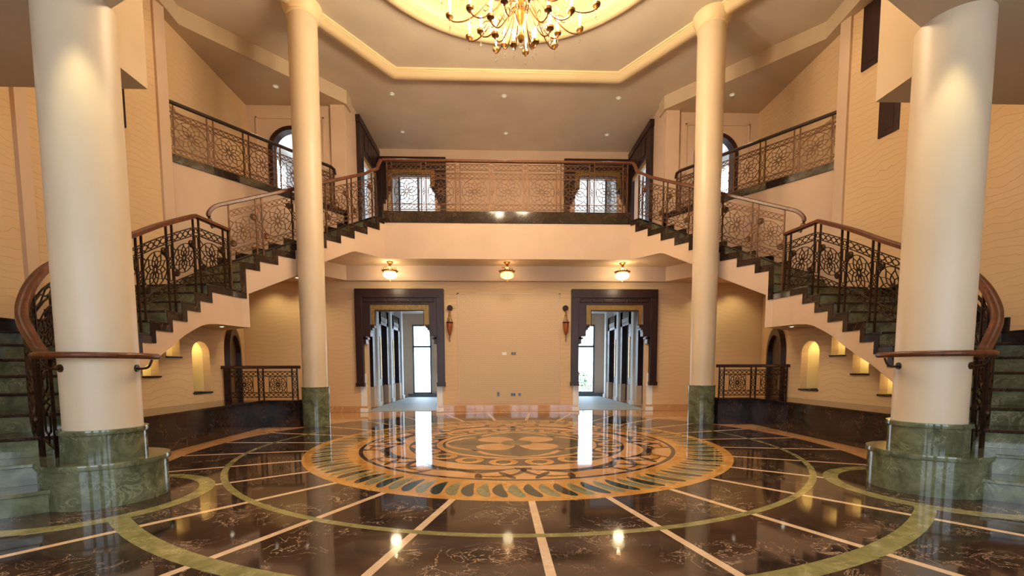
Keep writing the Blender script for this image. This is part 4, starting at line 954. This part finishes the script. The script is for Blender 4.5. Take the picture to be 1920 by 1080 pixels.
for x, z, wd, hg, nm, lab in ((.13, 1.39, .11, .075, 'socket_plate', 'metal socket plate at eye height on the wall panel'), (-.24, .42, .065, .11, 'switch_plate', 'upright dark metal plate low on the wall panel'), (.12, .41, .11, .075, 'socket_plate', 'wide metal double socket low on the wall panel'), (.275, .41, .07, .075, 'data_socket', 'small square data socket beside the low double socket')):
    o = thing(nm, (x, YW-.012, z), lab, 'socket')
    obj('plate', MB().box(x-wd/2, x+wd/2, YW-.022, YW-.011, z-hg/2, z+hg/2), 'plate', o, bevel=.002)
    n = 2 if wd > .1 else 1
    for k in range(n):
        cx = x+(k-(n-1)/2)*wd*.5; obj('insert', MB().box(cx-wd*.17, cx+wd*.17, YW-.025, YW-.02, z-hg*.3, z+hg*.3), 'dplate', o)
o = thing('blank_plate', (-.09, YW-.012, 1.39), 'pale blank plate beside the eye-height socket', 'socket'); obj('plate', MB().box(-.145, -.035, YW-.02, YW-.011, 1.355, 1.425), 'white', o, bevel=.002)

# ================================================================== ceiling downlights
def downlight(x, y, z, label, group, lens='dimlens', r=.06):
    o = thing('downlight', (x, y, z), label, 'downlight', group)
    obj('trim_ring', MB().lathe(x, y, [(r*.6,z),(r*.65,z-.012),(r,z-.010),(r,z)], 24), 'white', o, smooth=True); obj('lens', MB().lathe(x, y, [(0,z-.006),(r*.62,z-.006)], 16), lens, o); return o
for x, y in ((-2.61,4.47),(-.07,4.47),(2.57,4.47),(-2.71,6.07),(0,6.07),(2.7,6.07)):
    downlight(x, y, ZC, 'small recessed downlight in the high ceiling above the balcony', 'balcony ceiling downlights'); spot('balcony_downlight', (x, y, ZC-.03), (x, y-.1, 0), 20, 95, .8)
for s in (-1, 1):
    downlight(s*4.87, 3.77, 6.95, 'recessed downlight in the gallery ceiling', 'gallery downlights'); spot('gallery_downlight', (s*4.87, 3.77, 6.92), (s*4.87, 3.7, 0), 40, 110, .8)
    downlight(s*3.14, -2.80, 3.80, 'recessed downlight washing the thick column', 'column downlights', 'spotface'); spot('column_downlight', (s*3.14, -2.80, 3.77), (s*3.17, -2.77, 0), 65, 58, .7, (1, .84, .45))
    for x, y in ((s*1.4, -5.2), (s*3.2, -5.6)):
        downlight(x, y, 3.80, 'recessed downlight in the entrance ceiling', 'entrance downlights', 'spotface'); spot('entrance_downlight', (x, y, 3.77), (x, y+.2, 0), 30, 120, .9)
    for th in (-.45, -.05, .2):
        x, y = mir([pl(5.45, th)], s)[0]; z = 3.80 if th < -.3 else ZC
        downlight(x, y, z, 'recessed downlight above the stairs', 'stair downlights', 'spotface'); spot('stair_downlight', (x, y, z-.03), (x, y, 0), 14 if z < 4 else 40, 150 if z < 4 else 100, 1.0)

# ================================================================== chandelier
CHX, CHY = .07, 0.0
ch = thing('chandelier', (CHX, CHY, 5.22), 'large tiered brass chandelier with candle bulbs and crystal drops under the dome', 'chandelier')
obj('stem', MB().lathe(CHX, CHY, [(0,5.30),(.03,5.31),(.05,5.36),(.025,5.42),(.03,5.50),(.06,5.56),(.085,5.64),(.05,5.70),(.03,5.85),(.05,5.95),(.10,6.05),(.07,6.15),(.03,6.3),(.03,6.6),(.06,6.7),(.03,6.8),(.02,8.40),(0,8.40)], 20), 'brass', ch, smooth=True)
obj('crystal_finial', MB().lathe(CHX, CHY, [(0,5.30),(.02,5.295),(.012,5.28),(.03,5.262),(.02,5.24),(0,5.222)], 10), 'crystal', ch, smooth=True)
def arm(r, z, zr):
    o = obj('arm', MB().tube([tuple(p) for p in smooth_path([(.03,0,zr),(r*.25,0,zr+.05),(r*.5,0,z-.02),(r*.75,0,z-.13),(r*.95,0,z-.10),(r,0,z-.02)], 4)], .009, 6), 'chbr', ch, smooth=True, loc=(0,0,0))
    o['_o'] = (0,0,0)
    obj('scroll', MB().tube([tuple(p) for p in smooth_path([(r*.55,0,z-.03),(r*.68,0,z+.03),(r*.74,0,z-.02),(r*.68,0,z-.05),(r*.64,0,z-.02)], 3)], .006, 5), 'chbr', o, smooth=True)
    obj('cup', MB().lathe(r, 0, [(0,z-.085),(.012,z-.075),(.02,z-.05),(.05,z-.03),(.055,z-.005),(.04,z),(.03,z-.01),(0,z-.01)], 14), 'chbr', o, smooth=True)
    obj('candle', MB().lathe(r, 0, [(0,z-.01),(.014,z-.01),(.014,z+.11),(0,z+.11)], 10), 'candle', o, smooth=True)
    obj('bulb', MB().lathe(r, 0, [(0,z+.11),(.014,z+.12),(.020,z+.145),(.013,z+.18),(0,z+.205)], 10), 'bulb', o, smooth=True)
    obj('crystal_drop', MB().lathe(r, 0, [(0,z-.10),(.004,z-.11),(.003,z-.15),(.012,z-.165),(.016,z-.185),(0,z-.215)], 6), 'crystal', o)
    return o
for n, r, z, zr, a0 in ((8, .40, 5.56, 5.66, .2), (10, .66, 5.72, 5.80, .0), (14, 1.02, 5.88, 6.10, .1), (10, .62, 6.40, 6.30, .3)):
    base = arm(r, z-5.22, zr-5.22); base.location = (0,0,0); base.rotation_euler = (0,0,a0)
    for k in range(1, n):
        c = copy_tree(base, (0,0,0), a0+2*PI*k/n, ch)
for k in range(6):
    a = 2*PI*k/6; point('chandelier_bulbs', (CHX+.8*math.cos(a), CHY+.8*math.sin(a), 6.0), 115, (1, .79, .52), .12)
for k in range(3):
    a = 2*PI*k/3; point('chandelier_bulbs', (CHX+.5*math.cos(a), CHY+.5*math.sin(a), 5.75), 105, (1, .79, .52), .12)
for o in bpy.data.objects:
    if '_o' in o: del o['_o']
